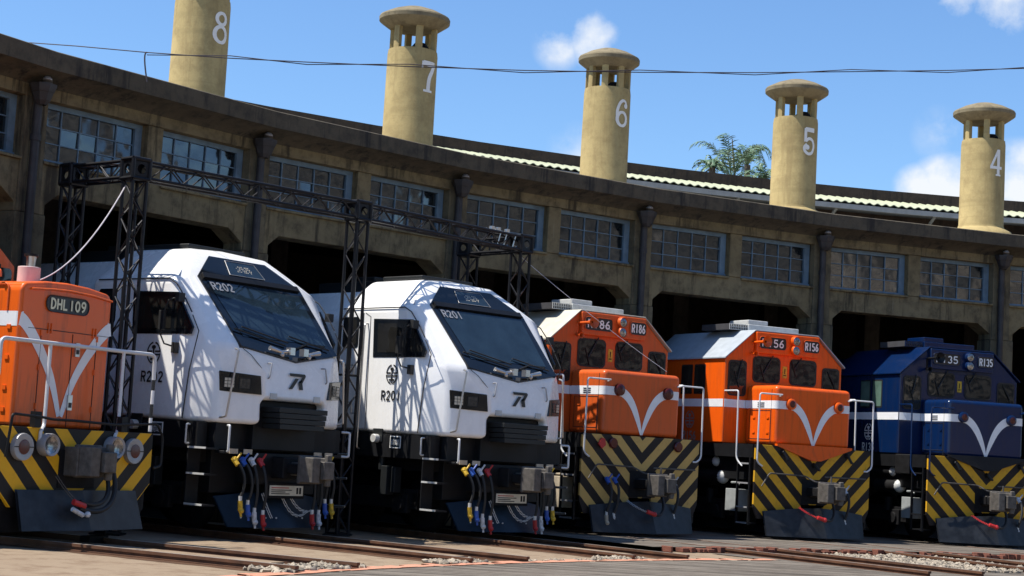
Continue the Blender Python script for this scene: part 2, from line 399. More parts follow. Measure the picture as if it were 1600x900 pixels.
def ground_mat(name, a1, a2, a3, boards=False):
    a = NT(name); big = a.noise(.35, 8, .65, 'World'); mid = a.noise(3, 8, .7, 'World'); fine = a.noise(45, 4, .75, 'World')
    c = a.mix(big, a1, a2); c = a.mix(a.math('MULTIPLY', a.ramp(mid, [(.48, (0, 0, 0)), (.66, (1, 1, 1))]), .6), c, a3)
    if boards:
        g = a.n('ShaderNodeNewGeometry'); mp = a.n('ShaderNodeMapping'); mp.inputs['Rotation'].default_value = (0, 0, radians(40)); mp.inputs['Scale'].default_value = (.22, 6.0, 1)
        a.l(g.outputs['Position'], mp.inputs['Vector'])
        z = a.n('ShaderNodeTexNoise'); z.inputs['Scale'].default_value = 1.4; z.inputs['Detail'].default_value = 5; a.l(mp.outputs[0], z.inputs['Vector'])
        c = a.mix(a.math('MULTIPLY', a.ramp(z.outputs['Fac'], [(.49, (0, 0, 0)), (.56, (1, 1, 1))]), .75), c, tuple(x * .28 for x in a1))
    c = a.mix(fine, a.mix(.22, c, (.02, .015, .01)), c)
    a.color(c); a.set(Roughness=.92); a.b.inputs['Specular IOR Level'].default_value = .2; a.bump(fine, .4, .02); return a.m
M['dirt'] = ground_mat('dusty_tan_concrete', (.25, .185, .125), (.34, .265, .185), (.15, .09, .055))
M['apron'] = ground_mat('worn_grey_concrete', (.160, .138, .115), (.22, .193, .16), (.10, .078, .062), True)
M['rim'] = ground_mat('salmon_painted_rim', (.62, .22, .13), (.55, .32, .22), (.42, .25, .17))
M['brick'] = ground_mat('dark_edging_brick', (.10, .035, .025), (.30, .12, .08), (.035, .025, .02))
M['railbed'] = ground_mat('oily_rail_bed', (.085, .045, .025), (.13, .068, .038), (.04, .024, .016))
M['rust'] = simple('rusty_rail_steel', (.115, .05, .024), .75, .2, var=.4, scale=5)
M['railtop'] = simple('worn_rail_head', (.46, .40, .34), .4, .5, var=.2)
M['stone'] = simple('pale_ballast_stone', (.30, .255, .195), .9, var=.5, scale=3)
M['truss'] = simple('black_truss_aluminium', (.007, .0075, .010), .45, .2, var=.3, spec=.35)
M['trussbrace'] = simple('scuffed_truss_brace', (.018, .018, .022), .42, .3, var=.5, scale=9)
M['cable'] = simple('black_cable', (.07, .055, .055), .6)
M['cablewhite'] = simple('grey_white_cable', (.6, .56, .58), .5)
def leafmat():
    a = NT('palm_leaf'); a.color(a.ramp(a.noise(3, 3), [(.3, (.06, .13, .07)), (.7, (.17, .27, .14))])); a.set(Roughness=.5); return a.m
M['leaf'] = leafmat()
M['bark'] = simple('palm_bark', (.16, .13, .09), .9)
M['apt'] = simple('pale_apartment_render', (.62, .56, .47), .8, var=.08, scale=.5)
M['aptwin'] = glass('apartment_window_glass', (.03, .035, .04), .1, .02)

# ------------------------------------------------------------------ ground
def ring(r0, r1, k0, k1, z, n=60, mb=None):
    mb = mb or MB()
    for i in range(n):
        a, b = k0 + (k1 - k0) * i / n, k0 + (k1 - k0) * (i + 1) / n
        mb.poly([pol(r0, a, z), pol(r0, b, z), pol(r1, b, z), pol(r1, a, z)])
    return mb
g = MB().poly([(-900, -900, -.004), (900, -900, -.004), (900, 1400, -.004), (-900, 1400, -.004)]).build('ground', M['dirt'])
tag(g, 'dusty tan concrete yard in front of the engine sheds', kind='structure')
ap = ring(12, 22.93, -5, 2.2, .012); tag(ap.build('turntable_apron_paving', M['apron']), 'grey worn paving around the turntable', kind='structure')
rim = MB()
for i in range(150):
    a, b = -5 + 7.2 * i / 150, -5 + 7.2 * (i + 1) / 150
    w0 = 22.93 + random.uniform(-.02, .02); w1 = 23.10 + random.uniform(-.12, .14)
    for q0, q1, z0, z1 in ((w0, w1, .02, .02),):
        rim.poly([pol(w0, a, .02), pol(w0, b, .02), pol(w1, b, .02), pol(w1, a, .02)])
    rim.poly([pol(w1, a, .02), pol(w1, b, .02), pol(w1, b, -.004), pol(w1, a, -.004)])
tag(rim.build('paving_rim', M['rim']), 'salmon painted curved edge of the grey paving', kind='structure')
ap2 = ring(24.66, 29.4, 1.95, 7.5, .07); tag(ap2.build('shed_apron_paving', M['apron']), 'grey concrete paving before the orange and navy engines', kind='structure')
ap3 = ring(12, 24.3, 2.2, 7.5, .006); tag(ap3.build('yard_paving', M['apron']), 'grey boarded paving at the lower right', kind='structure')
bk = MB(); kk = 2.0
while kk < 5.6:
    wd = random.uniform(.006, .022) * 2; g_ = random.uniform(0, .006)
    if random.random() < .9 and not (3.02 < kk < 3.06):
        a, b = kk + g_, kk + wd; r0 = 24.5 + random.uniform(-.05, .04); h = random.uniform(.05, .095)
        p = [pol(r0, a, .0), pol(r0, b, 0), pol(24.68, b, 0), pol(24.68, a, 0)]; bk.prism(p, (0, 0, h))
    kk += wd
tag(bk.build('brick_edging', M['brick'], bevel=.008, seg=1), 'row of rough dark red bricks edging the grey paving at right', 'brick edging', kind='structure')

track_lab = {-1: 'pair of rusty rails running to the small orange switcher', 0: 'pair of rusty rails running to white locomotive R202', 1: 'pair of rusty rails running to white locomotive R201',
             2: 'pair of rails beneath the faded orange locomotive R186', 3: 'pair of rails beneath the bright orange locomotive R156', 4: 'pair of rails beneath the navy locomotive R135'}
for k in range(-1, 5):
    a = ang(k + .5); t = empty('railway_track', pol(0, k + .5), -a)
    tag(t, track_lab[k], 'railway track', 'tracks fanning out from the turntable')
    r0 = 23.08 if k < 2 else 20.5
    for s in (-1, 1):
        rl = MB(); x = s * .5335 + s * .033
        rl.box(x - .033, x + .033, r0, 42, .045, .078).box(x - .012, x + .012, r0 + .001, 42, .012, .045).box(x - .06, x + .06, r0 + .002, 42, -.003, .012)
        rl.box(x - .024, x + .024, r0 + .003, 42, .078, .0795, 1)
        rl.build('rail', [M['rust'], M['railtop']], t)
        rbm = MB(); n_ = 24; xs = [(x - .22 - random.uniform(0, .09), x + .20 + random.uniform(0, .09)) for _ in range(n_ + 1)]
        for i in range(n_):
            ya, yb = r0 + (31 - r0) * i / n_, r0 + (31 - r0) * (i + 1) / n_
            rbm.poly([(xs[i][0], ya, -.0015), (xs[i][1], ya, -.0015), (xs[i + 1][1], yb, -.0015), (xs[i + 1][0], yb, -.0015)])
        rbm.build('rail_bed', M['railbed'], t)
def stones(name, regs, lab):
    mb = MB()
    for k0, k1, r0, r1, n, sz in regs:
        for i in range(n):
            p = pol(random.uniform(r0, r1), random.uniform(k0, k1)); q = random.uniform(.5, 1.2) * sz; b0 = len(mb.v)
            mb.ball((p.x, p.y, q * .35), q, 0, 6, (random.uniform(.7, 1.3), random.uniform(.7, 1.3), random.uniform(.5, .9)))
            for i2 in range(b0, len(mb.v)):
                v = mb.v[i2]; mb.v[i2] = (v[0] + random.uniform(-.2, .2) * q, v[1] + random.uniform(-.2, .2) * q, v[2] + random.uniform(-.15, .15) * q)
    tag(mb.build(name, M['stone'], sharp=60), lab, kind='stuff')
stones('ballast_gravel', [(-.75, -.28, 23.12, 23.6, 260, .05), (.22, .44, 23.12, 23.5, 140, .045), (1.18, 1.42, 23.12, 23.4, 110, .045), (.68, 1.4, 23.1, 23.25, 60, .03), (2.86, 3.3, 21.2, 24.3, 700, .045), (3.3, 3.6, 22.2, 24.3, 200, .04)], 'pale loose ballast stones beside the rails')
bd = MB()
for k in (-1, 0, 1):
    for x0, x1 in ((-.46, .46),):
        a = ang(k + .5); X = Vector((cos(a), -sin(a), 0)); O = Vector((OX, OY, 0)); Y = Vector((sin(a), cos(a), 0))
        for (xa, xb) in ((-.33, -.015), (.015, .33)):
            bd.prism([O + X * xa + Y * 23.9 + Vector((0, 0, -.004)), O + X * xb + Y * 23.9 + Vector((0, 0, -.004)), O + X * xb + Y * 30 + Vector((0, 0, -.004)), O + X * xa + Y * 30 + Vector((0, 0, -.004))], (0, 0, .03))
tag(bd.build('track_infill_paving', M['dirt']), 'tan concrete strips between the rails', kind='structure')

# ------------------------------------------------------------------ roundhouse
RH = empty('roundhouse', pol(R_WALL, 2.5)); tag(RH, 'curved olive concrete engine roundhouse with blue framed windows and numbered chimneys', 'roundhouse')
RHI = Matrix.Translation(-Vector(RH.location))
K0, K1 = -2, 7
def rb(r): return r / cos(DEL / 2)
class Bay:   # shapes in the flat frame of one bay: x along the wall, y inwards, z up
    def __init__(s, k): s.a = ang(k + .5); s.o = pol(R_WALL * cos(DEL / 2), k + .5); s.X = Vector((cos(s.a), -sin(s.a), 0)); s.Y = Vector((sin(s.a), cos(s.a), 0))
    def P(s, x, y, z): return s.o + s.X * x + s.Y * y + Vector((0, 0, z)) - RH.location
    def box(s, mb, x0, x1, y0, y1, z0, z1, mat=0):
        mb.prism([s.P(x0, y0, z0), s.P(x1, y0, z0), s.P(x1, y1, z0), s.P(x0, y1, z0)], (0, 0, z1 - z0), mat)
def sweep(prof, k0, k1, mb=None, per=1, closed=False):   # profile (r, z) swept along the fan
    mb = mb or MB(); n = int((k1 - k0) * per)
    for i in range(n):
        ka, kb = k0 + i / per, k0 + (i + 1) / per
        for (r0, z0), (r1, z1) in zip(prof[:-1], prof[1:]):
            mb.poly([p - RH.location for p in (pol(r0, ka, z0), pol(r0, kb, z0), pol(r1, kb, z1), pol(r1, ka, z1))])
    return mb
wallmb = MB(); HC = R_WALL * sin(DEL / 2)
for k in range(K0, K1):
    B = Bay(k)
    # lintel band over the engine opening with chamfered haunches
    pts = [(-HC, 5.065), (HC, 5.065), (HC, 4.30), (2.02, 4.30), (2.02, 4.42), (1.72, 4.62), (-1.60, 4.62), (-1.80, 4.45), (-1.80, 4.30), (-HC, 4.30)]
    wallmb.prism([B.P(x, 0, z) for x, z in pts], B.Y * .42)
    B.box(wallmb, -.05, .25, -.012, .34, 5.065, 5.93)
    pts = [(-HC, 5.93), (HC, 5.93), (HC, 6.16), (-HC, 6.16)]
    wallmb.prism([B.P(x, -.03, z) for x, z in pts], B.Y * .42)
    # raised plaster frame line above each window and shallow sills
    for x0, x1 in ((-1.92, -.05), (.25, 2.06)):
        B.box(wallmb, x0, x1, -.05, .30, 5.02, 5.066)
wallmb.build('wall', M['wall'], RH, bevel=.012, seg=1)
for k in range(K0, K1 + 1):
    mb = MB(); B1 = Bay(k - 1); B2 = Bay(k)
    B1.box(mb, 2.045, HC, -.035, .45, 4.3, 5.94); B2.box(mb, -HC, -1.905, -.035, .45, 4.3, 5.94)
    B1.box(mb, 2.022, HC + .003, -.033, .46, 0, 4.3); B2.box(mb, -HC - .003, -1.802, -.033, .46, 0, 4.3)
    mb.build('pilaster', M['pilaster'], RH, bevel=.012, seg=1)
cor = sweep([(R_WALL - .0, 6.06), (R_WALL - .03, 6.10), (R_WALL - .14, 6.17), (R_WALL - .34, 6.235), (R_WALL - .50, 6.26), (R_WALL - .50, 6.515), (R_WALL - .46, 6.535), (R_WALL - .1, 6.545)], K0, K1, per=1)
cor.build('cornice', M['cornice'], RH, sharp=25)
roof = sweep([(R_WALL - .1, 6.545), (36, 7.30), (41.6, 7.6)], K0, K1)
roof.build('roof', M['roof'], RH)
sweep([(41.6, 7.58), (41.6, 9.33), (41.95, 9.35), (41.95, 9.2), (60, 8.4)], K0, K1, per=2).build('parapet', M['parapet'], RH)
# corrugated canopy
cg = MB(); n = int((K1 - K0) * DEL * 40 / .24) * 8; prev = None
for i in range(n + 1):
    k = K0 + (K1 - K0) * i / n; h = .024 * cos(2 * pi * i / 8)
    a = pol(39.95, k, 8.64 + h) - RH.location; b = pol(41.62, k, 9.03 + h) - RH.location; c = a + Vector((0, 0, -.02)); 
    if prev: cg.poly([prev[0], a, b, prev[1]]); cg.poly([prev[2], c, a, prev[0]])
    prev = (a, b, c)
cg.build('canopy', M['canopy'], RH, recalc=False, sharp=70)
gut = sweep([(40.02, 8.44), (39.98, 8.44), (39.98, 8.575), (40.06, 8.575), (40.06, 8.44), (40.02, 8.44)], K0, K1, per=2)
sweep([(40.06, 8.45), (41.6, 8.62)], K0, K1, gut, 2)
gut.build('gutter', M['greybox'], RH)
for i in range((K1 - K0) * 2):
    k = K0 + i / 2 + .18; mb = MB()
    mb.tube([pol(40.1, k, 8.47) - RH.location, pol(41.5, k, 7.75) - RH.location], .045, 6)
    mb.build('bracket', M['greybox'], RH)
for k in range(1, K1):
    for j in (0, 1):
        kc = k + .30 + .5 * j; p = pol(41.55, kc, 0) - RH.location; a = ang(kc); X = Vector((cos(a), -sin(a), 0)); Yo = -Vector((sin(a), cos(a), 0))
        fr = MB(); c = p + Vector((0, 0, 7.62))
        arch = [c + X * (.62 * cos(t)) + Vector((0, 0, .42 + .36 * sin(t))) for t in [pi * i / 12 for i in range(13)]]
        fr.prism([c + X * .62] + arch + [c - X * .62], Yo * .06)
        fo = fr.build('clerestory_window', M['cream'], RH)
        gl = MB(); arch = [c + X * (.5 * cos(t)) + Vector((0, 0, .40 + .28 * sin(t))) for t in [pi * i / 12 for i in range(13)]]
        gl.prism([c + X * .5] + arch + [c - X * .5], Yo * .07); gl.build('pane', M['cabglass'], fo)
        lv = MB(); kc2 = kc + .24; p2 = pol(41.55, kc2, 0) - RH.location
        lv.prism([p2 + X * .75 + Vector((0, 0, 7.7)), p2 + X * .75 + Vector((0, 0, 8.38)), p2 - X * .75 + Vector((0, 0, 8.38)), p2 - X * .75 + Vector((0, 0, 7.7))], Yo * .05)
        lv.prism([p2 + X * .03 + Vector((0, 0, 7.7)), p2 + X * .03 + Vector((0, 0, 8.38)), p2 - X * .03 + Vector((0, 0, 8.38)), p2 - X * .03 + Vector((0, 0, 7.7))], Yo * .08, 1)
        lv.build('louvre', [M['winframe'], M['cream']], RH)
# windows
for k in range(K0, K1):
    B = Bay(k)
    for x0, x1 in ((-1.903, -.05), (.25, 2.043)):
        f = MB(); y0, y1 = .13, .20; z0, z1 = 5.067, 5.928; fw = .055
        B.box(f, x0, x1, y0, y1, z1 - .075, z1); B.box(f, x0, x1, y0 - .03, y1, z0, z0 + .05)
        B.box(f, x0, x0 + .05, y0 + .002, y1, z0 + .05, z1 - .075); B.box(f, x1 - .13, x1, y0 + .002, y1, z0 + .05, z1 - .075)
        gx0, gx1, gz0, gz1 = x0 + .05, x1 - .13, z0 + .05, z1 - .075; cw = (gx1 - gx0) / 5; ch = (gz1 - gz0) / 3
        for i in range(1, 5): B.box(f, gx0 + i * cw - .008, gx0 + i * cw + .008, y0 + .02, y1 - .01, gz0, gz1)
        for j in range(1, 3): B.box(f, gx0, gx1, y0 + .024, y1 - .014, gz0 + j * ch - .007, gz0 + j * ch + .007)
        fo = f.build('window', M['winframe'], RH)
        p = MB()
        for i in range(5):
            for j in range(3):
                tx, tz = random.gauss(0, .011), random.gauss(0, .012); xa, xb, za, zb = gx0 + i * cw + .009, gx0 + (i + 1) * cw - .009, gz0 + j * ch + .008, gz0 + (j + 1) * ch - .008
                cx, cz = (xa + xb) / 2, (za + zb) / 2
                p.poly([B.P(x, .175 + (x - cx) * tx * 2 + (z - cz) * tz * 2, z) for x, z in ((xa, za), (xb, za), (xb, zb), (xa, zb))])
        p.build('pane', M['pane'], fo, recalc=False)
# downpipes
for k in range(K0 + 1, K1):
    c = pol(R_WALL - .15, k) - RH.location; mb = MB()
    mb.cyl(c + Vector((0, 0, 0)), c + Vector((0, 0, 5.85)), .064, 14)
    for z in (1.2, 3.3, 5.3): mb.cyl(c + Vector((0, 0, z)), c + Vector((0, 0, z + .09)), .078, 14)
    po = mb.build('downpipe', M['pipe'], RH)
    c = pol(R_WALL - .22, k) - RH.location; h = MB(); h.lathe([(.07, 0), (.12, .06), (.155, .17), (.165, .18), (.195, .26), (.195, .29), (.0, .29)], (c.x, c.y, 5.80), 8)
    h.build('hopper', M['pipe'], po, sharp=20)
    h2 = MB(); c = pol(R_WALL - .30, k) - RH.location; h2.ball((c.x, c.y, 6.13), .072, 0, 12, (1, 1, 1.1)); h2.cyl(c + Vector((0, 0, 6.06)), c + Vector((0, 0, 6.13)), .072, 12); h2.build('vent_cap', M['silver'], po)
# chimneys
GLY = {
 '8': lambda F: (F.stroke(ell(0, .265, .165, .155, 0, 360, 28), [.085 + .03 * abs(cos(radians(360 * i / 28))) for i in range(29)]), F.stroke(ell(0, -.165, .21, .215, 0, 360, 28), [.085 + .04 * abs(cos(radians(360 * i / 28))) for i in range(29)])),
 '7': lambda F: (F.stroke([(-.22, .40), (.24, .40)], .16), F.stroke([(-.24, .46), (-.25, .24)], .05), F.stroke(smooth2([(.22, .42), (.13, .2), (.02, -.05), (-.01, -.42)]), .145), F.stroke([(-.18, -.42), (.16, -.42)], .07)),
 '6': lambda F: (F.stroke(smooth2([(.17, .27), (.14, .38), (.03, .43), (-.10, .34), (-.19, .1), (-.19, -.16)]), [.05] + [.07] * 6 + [.08] * 6 + [.1] * 18), F.disk(.145, .27, .085), F.stroke(ell(0, -.17, .19, .22, 0, 360, 28), [.085 + .035 * abs(cos(radians(360 * i / 28))) for i in range(29)])),
 '5': lambda F: (F.stroke([(-.17, .40), (.21, .40)], .15), F.stroke([(-.16, .44), (-.16, -.02)], .10), F.stroke(smooth2([(-.15, .0), (-.02, .10), (.14, .04), (.2, -.15), (.12, -.36), (-.04, -.42), (-.17, -.33), (-.19, -.2), (-.1, -.1)]), .10), F.disk(-.08, -.2, .085)),
 '4': lambda F: (F.stroke([(.06, .45), (-.2, -.14)], .085), F.stroke([(-.24, -.17), (.25, -.17)], .10), F.stroke([(.08, .47), (.08, -.44)], .125), F.stroke([(-.03, -.43), (.19, -.43)], .06))}
for k, num in zip(range(0, 5), '87654'):
    c = pol(35, k + 1.5) + Vector((cos(ang(k + 1.5)), -sin(ang(k + 1.5)), 0)) * -.15 - RH.location; a = ang(k + 1.5)
    mb = MB(); mb.lathe([(.82, 7.1), (.80, 7.22), (.72, 7.34), (.56, 7.43), (.535, 7.5), (.528, 9.50), (.515, 9.60), (.42, 9.60), (.40, 9.0)], (c.x, c.y, 0), 40)
    nslot = 8 if num == '6' else 6
    for i in range(nslot):
        q = 2 * pi * i / nslot + (.2 if num != '6' else 0.1) - a; wq = .2
        wq = .15; pts = [c + Vector((rr * cos(q + s), rr * sin(q + s), 9.56)) for rr, s in ((.50, -wq), (.515, 0), (.50, wq), (.40, wq), (.40, -wq))]
        mb.prism(pts, (0, 0, .62))
    ch = mb.build('chimney', M['chimney'], RH, sharp=40); ch['label'] = 'ochre chimney painted with a white %s' % num
    cp = MB(); cp.lathe([(q_ * (.93 if num == '6' else 1), z_) for q_, z_ in ((.0, 10.06), (.42, 10.06), (.53, 10.07), (.715, 10.20), (.745, 10.225), (.75, 10.30), (.73, 10.335), (.50, 10.45), (.26, 10.53), (0, 10.56))], (c.x, c.y, 0), 40)
    cp.build('cap', M['capstone'], ch, sharp=30)
    fl = MB(); fl.lathe([(.0, 9.55), (.16, 9.55), (.2, 9.66), (.12, 9.76), (0, 9.78)], (c.x + .15, c.y - .1, 0), 16); fl.build('flue', M['dark'], ch)
    F = Flat((0, 0, 0), (1, 0, 0), (0, 0, 1), 0, 6); GLY[num](F)
    nb = MB(); nb.f = F.mb.f; nb.m = F.mb.m; sc = .70
    for v in F.mb.v:
        lat = .10 + v[0] * sc; q = lat / .53
        X = Vector((cos(a), -sin(a), 0)); Yo = -Vector((sin(a), cos(a), 0)); nb.v.append(tuple(c + X * ((.535 - v[1]) * sin(q)) + Yo * ((.535 - v[1]) * cos(q)) + Vector((0, 0, 9.0 + v[2] * sc))))
    nb.build('numeral', M['letter'], ch, recalc=False)
# interior, seen as dark depth behind the openings
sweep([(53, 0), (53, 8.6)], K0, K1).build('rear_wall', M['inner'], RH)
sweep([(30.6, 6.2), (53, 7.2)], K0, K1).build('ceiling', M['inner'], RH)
for kk in (K0, K1):
    MB().poly([p - RH.location for p in (pol(30.4, kk, 0), pol(60, kk, 0), pol(60, kk, 8.4), pol(41.9, kk, 9.2), pol(41.6, kk, 7.6), pol(36, kk, 7.3), pol(30.4, kk, 6.5))]).build('end_wall', M['wall'], RH)
sweep([(60, 0), (60, 8.4)], K0, K1).build('outer_wall', M['wall'], RH)
for k in range(K0 + 1, K1):
    for r in (36.0, 42.0):
        c = pol(r, k) - RH.location; a = ang(k); MB().box(-.2, .2, -.2, .2, 0, 6.9).build('column', M['inner'], RH, loc=c, rz=-a)
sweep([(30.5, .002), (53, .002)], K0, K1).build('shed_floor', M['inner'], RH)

# ------------------------------------------------------------------ locomotive pieces
def add(root, name, mb, mat, **kw): return mb.build(name, mat, root, **kw)
def emblem(root, o, right, up, R, mat):
    F = Flat(o, right, up, .004)
    F.stroke(ell(0, 0, R, R * 1.12, 100, 176, 12), R * .17).stroke(ell(0, 0, R, R * 1.12, 4, 80, 12), R * .17)
    F.stroke(ell(0, 0, R, R * 1.12, 184, 260, 12), R * .17).stroke(ell(0, 0, R, R * 1.12, 280, 356, 12), R * .17)
    F.stroke([(-R * 1.02, .16 * R), (-.22 * R, .16 * R)], R * .16).stroke([(.22 * R, .16 * R), (R * 1.02, .16 * R)], R * .16)
    F.stroke([(-R * 1.0, -.2 * R), (R * 1.0, -.2 * R)], R * .16)
    F.disk(0, .62 * R, .34 * R, sy=.62).stroke([(0, .5 * R), (0, .1 * R), (0, -.3 * R), (0, -.62 * R)], [.3 * R, .2 * R, .2 * R, .36 * R])
    F.stroke([(-.52 * R, -.68 * R), (.52 * R, -.68 * R)], R * .2)
    F.stroke([(-.0 * R, -1.12 * R), (0, -.75 * R)], R * .16)
    return add(root, 'emblem', F.mb, mat, recalc=False)
def wheelset(root, y, mat=None):
    for s in (-1, 1):
        wb_ = MB(); wb_.lathe([(.06, s * .66), (.40, s * .64), (.43, s * .60), (.455, s * .53), (.455, s * .50), (.06, s * .50)], (0, y, .52), 28, axis='x')
        add(root, 'wheel', wb_, M['dark'])
def bogie(root, y0, y1, xw=1.08):
    mb = MB(); mb.box(-xw, -xw + .12, y0, y1, .42, .72).box(xw - .12, xw, y0, y1, .42, .72).box(-xw, xw, y0, y0 + .12, .46, .68)
    n = 3
    for i in range(n):
        y = y0 + .35 + (y1 - y0 - .7) * i / (n - 1)
        for s in (-1, 1):
            mb.box(s * xw - .05, s * xw + .05, y - .17, y + .17, .36, .66)
            mb.cyl((s * (xw + .03), y, .5), (s * (xw + .09), y, .5), .11, 14)
            mb.cyl((s * (xw - .02), y + .3, .62), (s * (xw - .02), y + .3, .9), .08, 12)
    bo = add(root, 'bogie', mb, M['dark'], bevel=.012, seg=1)
    for i in range(n): wheelset(bo, y0 + .35 + (y1 - y0 - .7) * i / (n - 1))
    return bo
def coupler(root, y, z, mat, x=0):
    mb = MB(); mb.box(x - .1, x + .1, y + .2, y + .6, z - .09, z + .09)
    mb.prism([(x - .20, y + .22, z - .17), (x - .17, y - .02, z - .17), (x - .05, y - .05, z - .17), (x - .02, y + .1, z - .17), (x + .06, y + .1, z - .17), (x + .1, y - .06, z - .17), (x + .2, y - .02, z - .17), (x + .22, y + .22, z - .17)], (0, 0, .34))
    mb.box(x - .03, x + .17, y - .10, y + .04, z - .12, z + .12); mb.cyl((x + .12, y - .02, z - .21), (x + .12, y - .02, z + .21), .05, 10)
    mb.box(x - .2, x + .22, y + .18, y + .24, z - .19, z + .19)
    return add(root, 'coupler', mb, mat, bevel=.02, seg=2)
def hose(root, p0, p1, mtop, mbot, bulge=(0, -.06, 0), r=.02):
    p0 = Vector(p0); p1 = Vector(p1); bl = Vector(bulge)
    mb = MB(); mb.tube(bez(p0, p0 + Vector((0, -.08, -.12)) + bl, p1 + Vector((0, 0, .35)) + bl, p1 + Vector((0, 0, .16)), 12), r, 8)
    ho = add(root, 'hose', mb, M['rubber'])
    t = MB(); t.cyl(p0 + Vector((-.01, .02, .02)), p0 + Vector((.01, -.05, -.07)), .036, 8).cyl(p0 + Vector((.01, -.02, 0)), p0 + Vector((.07, -.04, .09)), .014, 6).ball(p0, .045, 0, 8)
    t.build('hose_valve', mtop, ho)
    b = MB(); b.cyl(p1 + Vector((0, 0, .17)), p1 + Vector((0, 0, .10)), .024, 8, 1); b.cyl(p1 + Vector((0, 0, .11)), p1 + Vector((.015, 0, -.02)), .033, 8).ball(p1 + Vector((.02, -.01, -.02)), .04, 0, 8).cyl(p1 + Vector((.02, 0, -.03)), p1 + Vector((.035, 0, -.10)), .016, 6)
    b.build('hose_coupling', [mbot, M['alu']], ho)
    return ho
def chain(root, p0, p1, sag, mat, r=.011, n=14):
    p0 = Vector(p0); p1 = Vector(p1); mb = MB(); pts = []
    for i in range(n + 1):
        t = i / n; pts.append(p0.lerp(p1, t) + Vector((0, 0, -sag * 4 * t * (1 - t))))
    for i in range(n):
        d = (pts[i + 1] - pts[i]); u = Vector((0, 1, 0)) if i % 2 else Vector((1, 0, .3)); u = (u - d * u.dot(d) / d.length_squared).normalized() * r * 1.5
        mb.tube([pts[i] - d * .15 + u, pts[i + 1] + d * .15 + u], r * .5, 5).tube([pts[i] - d * .15 - u, pts[i + 1] + d * .15 - u], r * .5, 5)
    return add(root, 'chain', mb, mat)
def pipe_rail(root, pts, mat, r=.018, name='handrail'): return add(root, name, MB().tube(arc(pts), r, 8), mat)

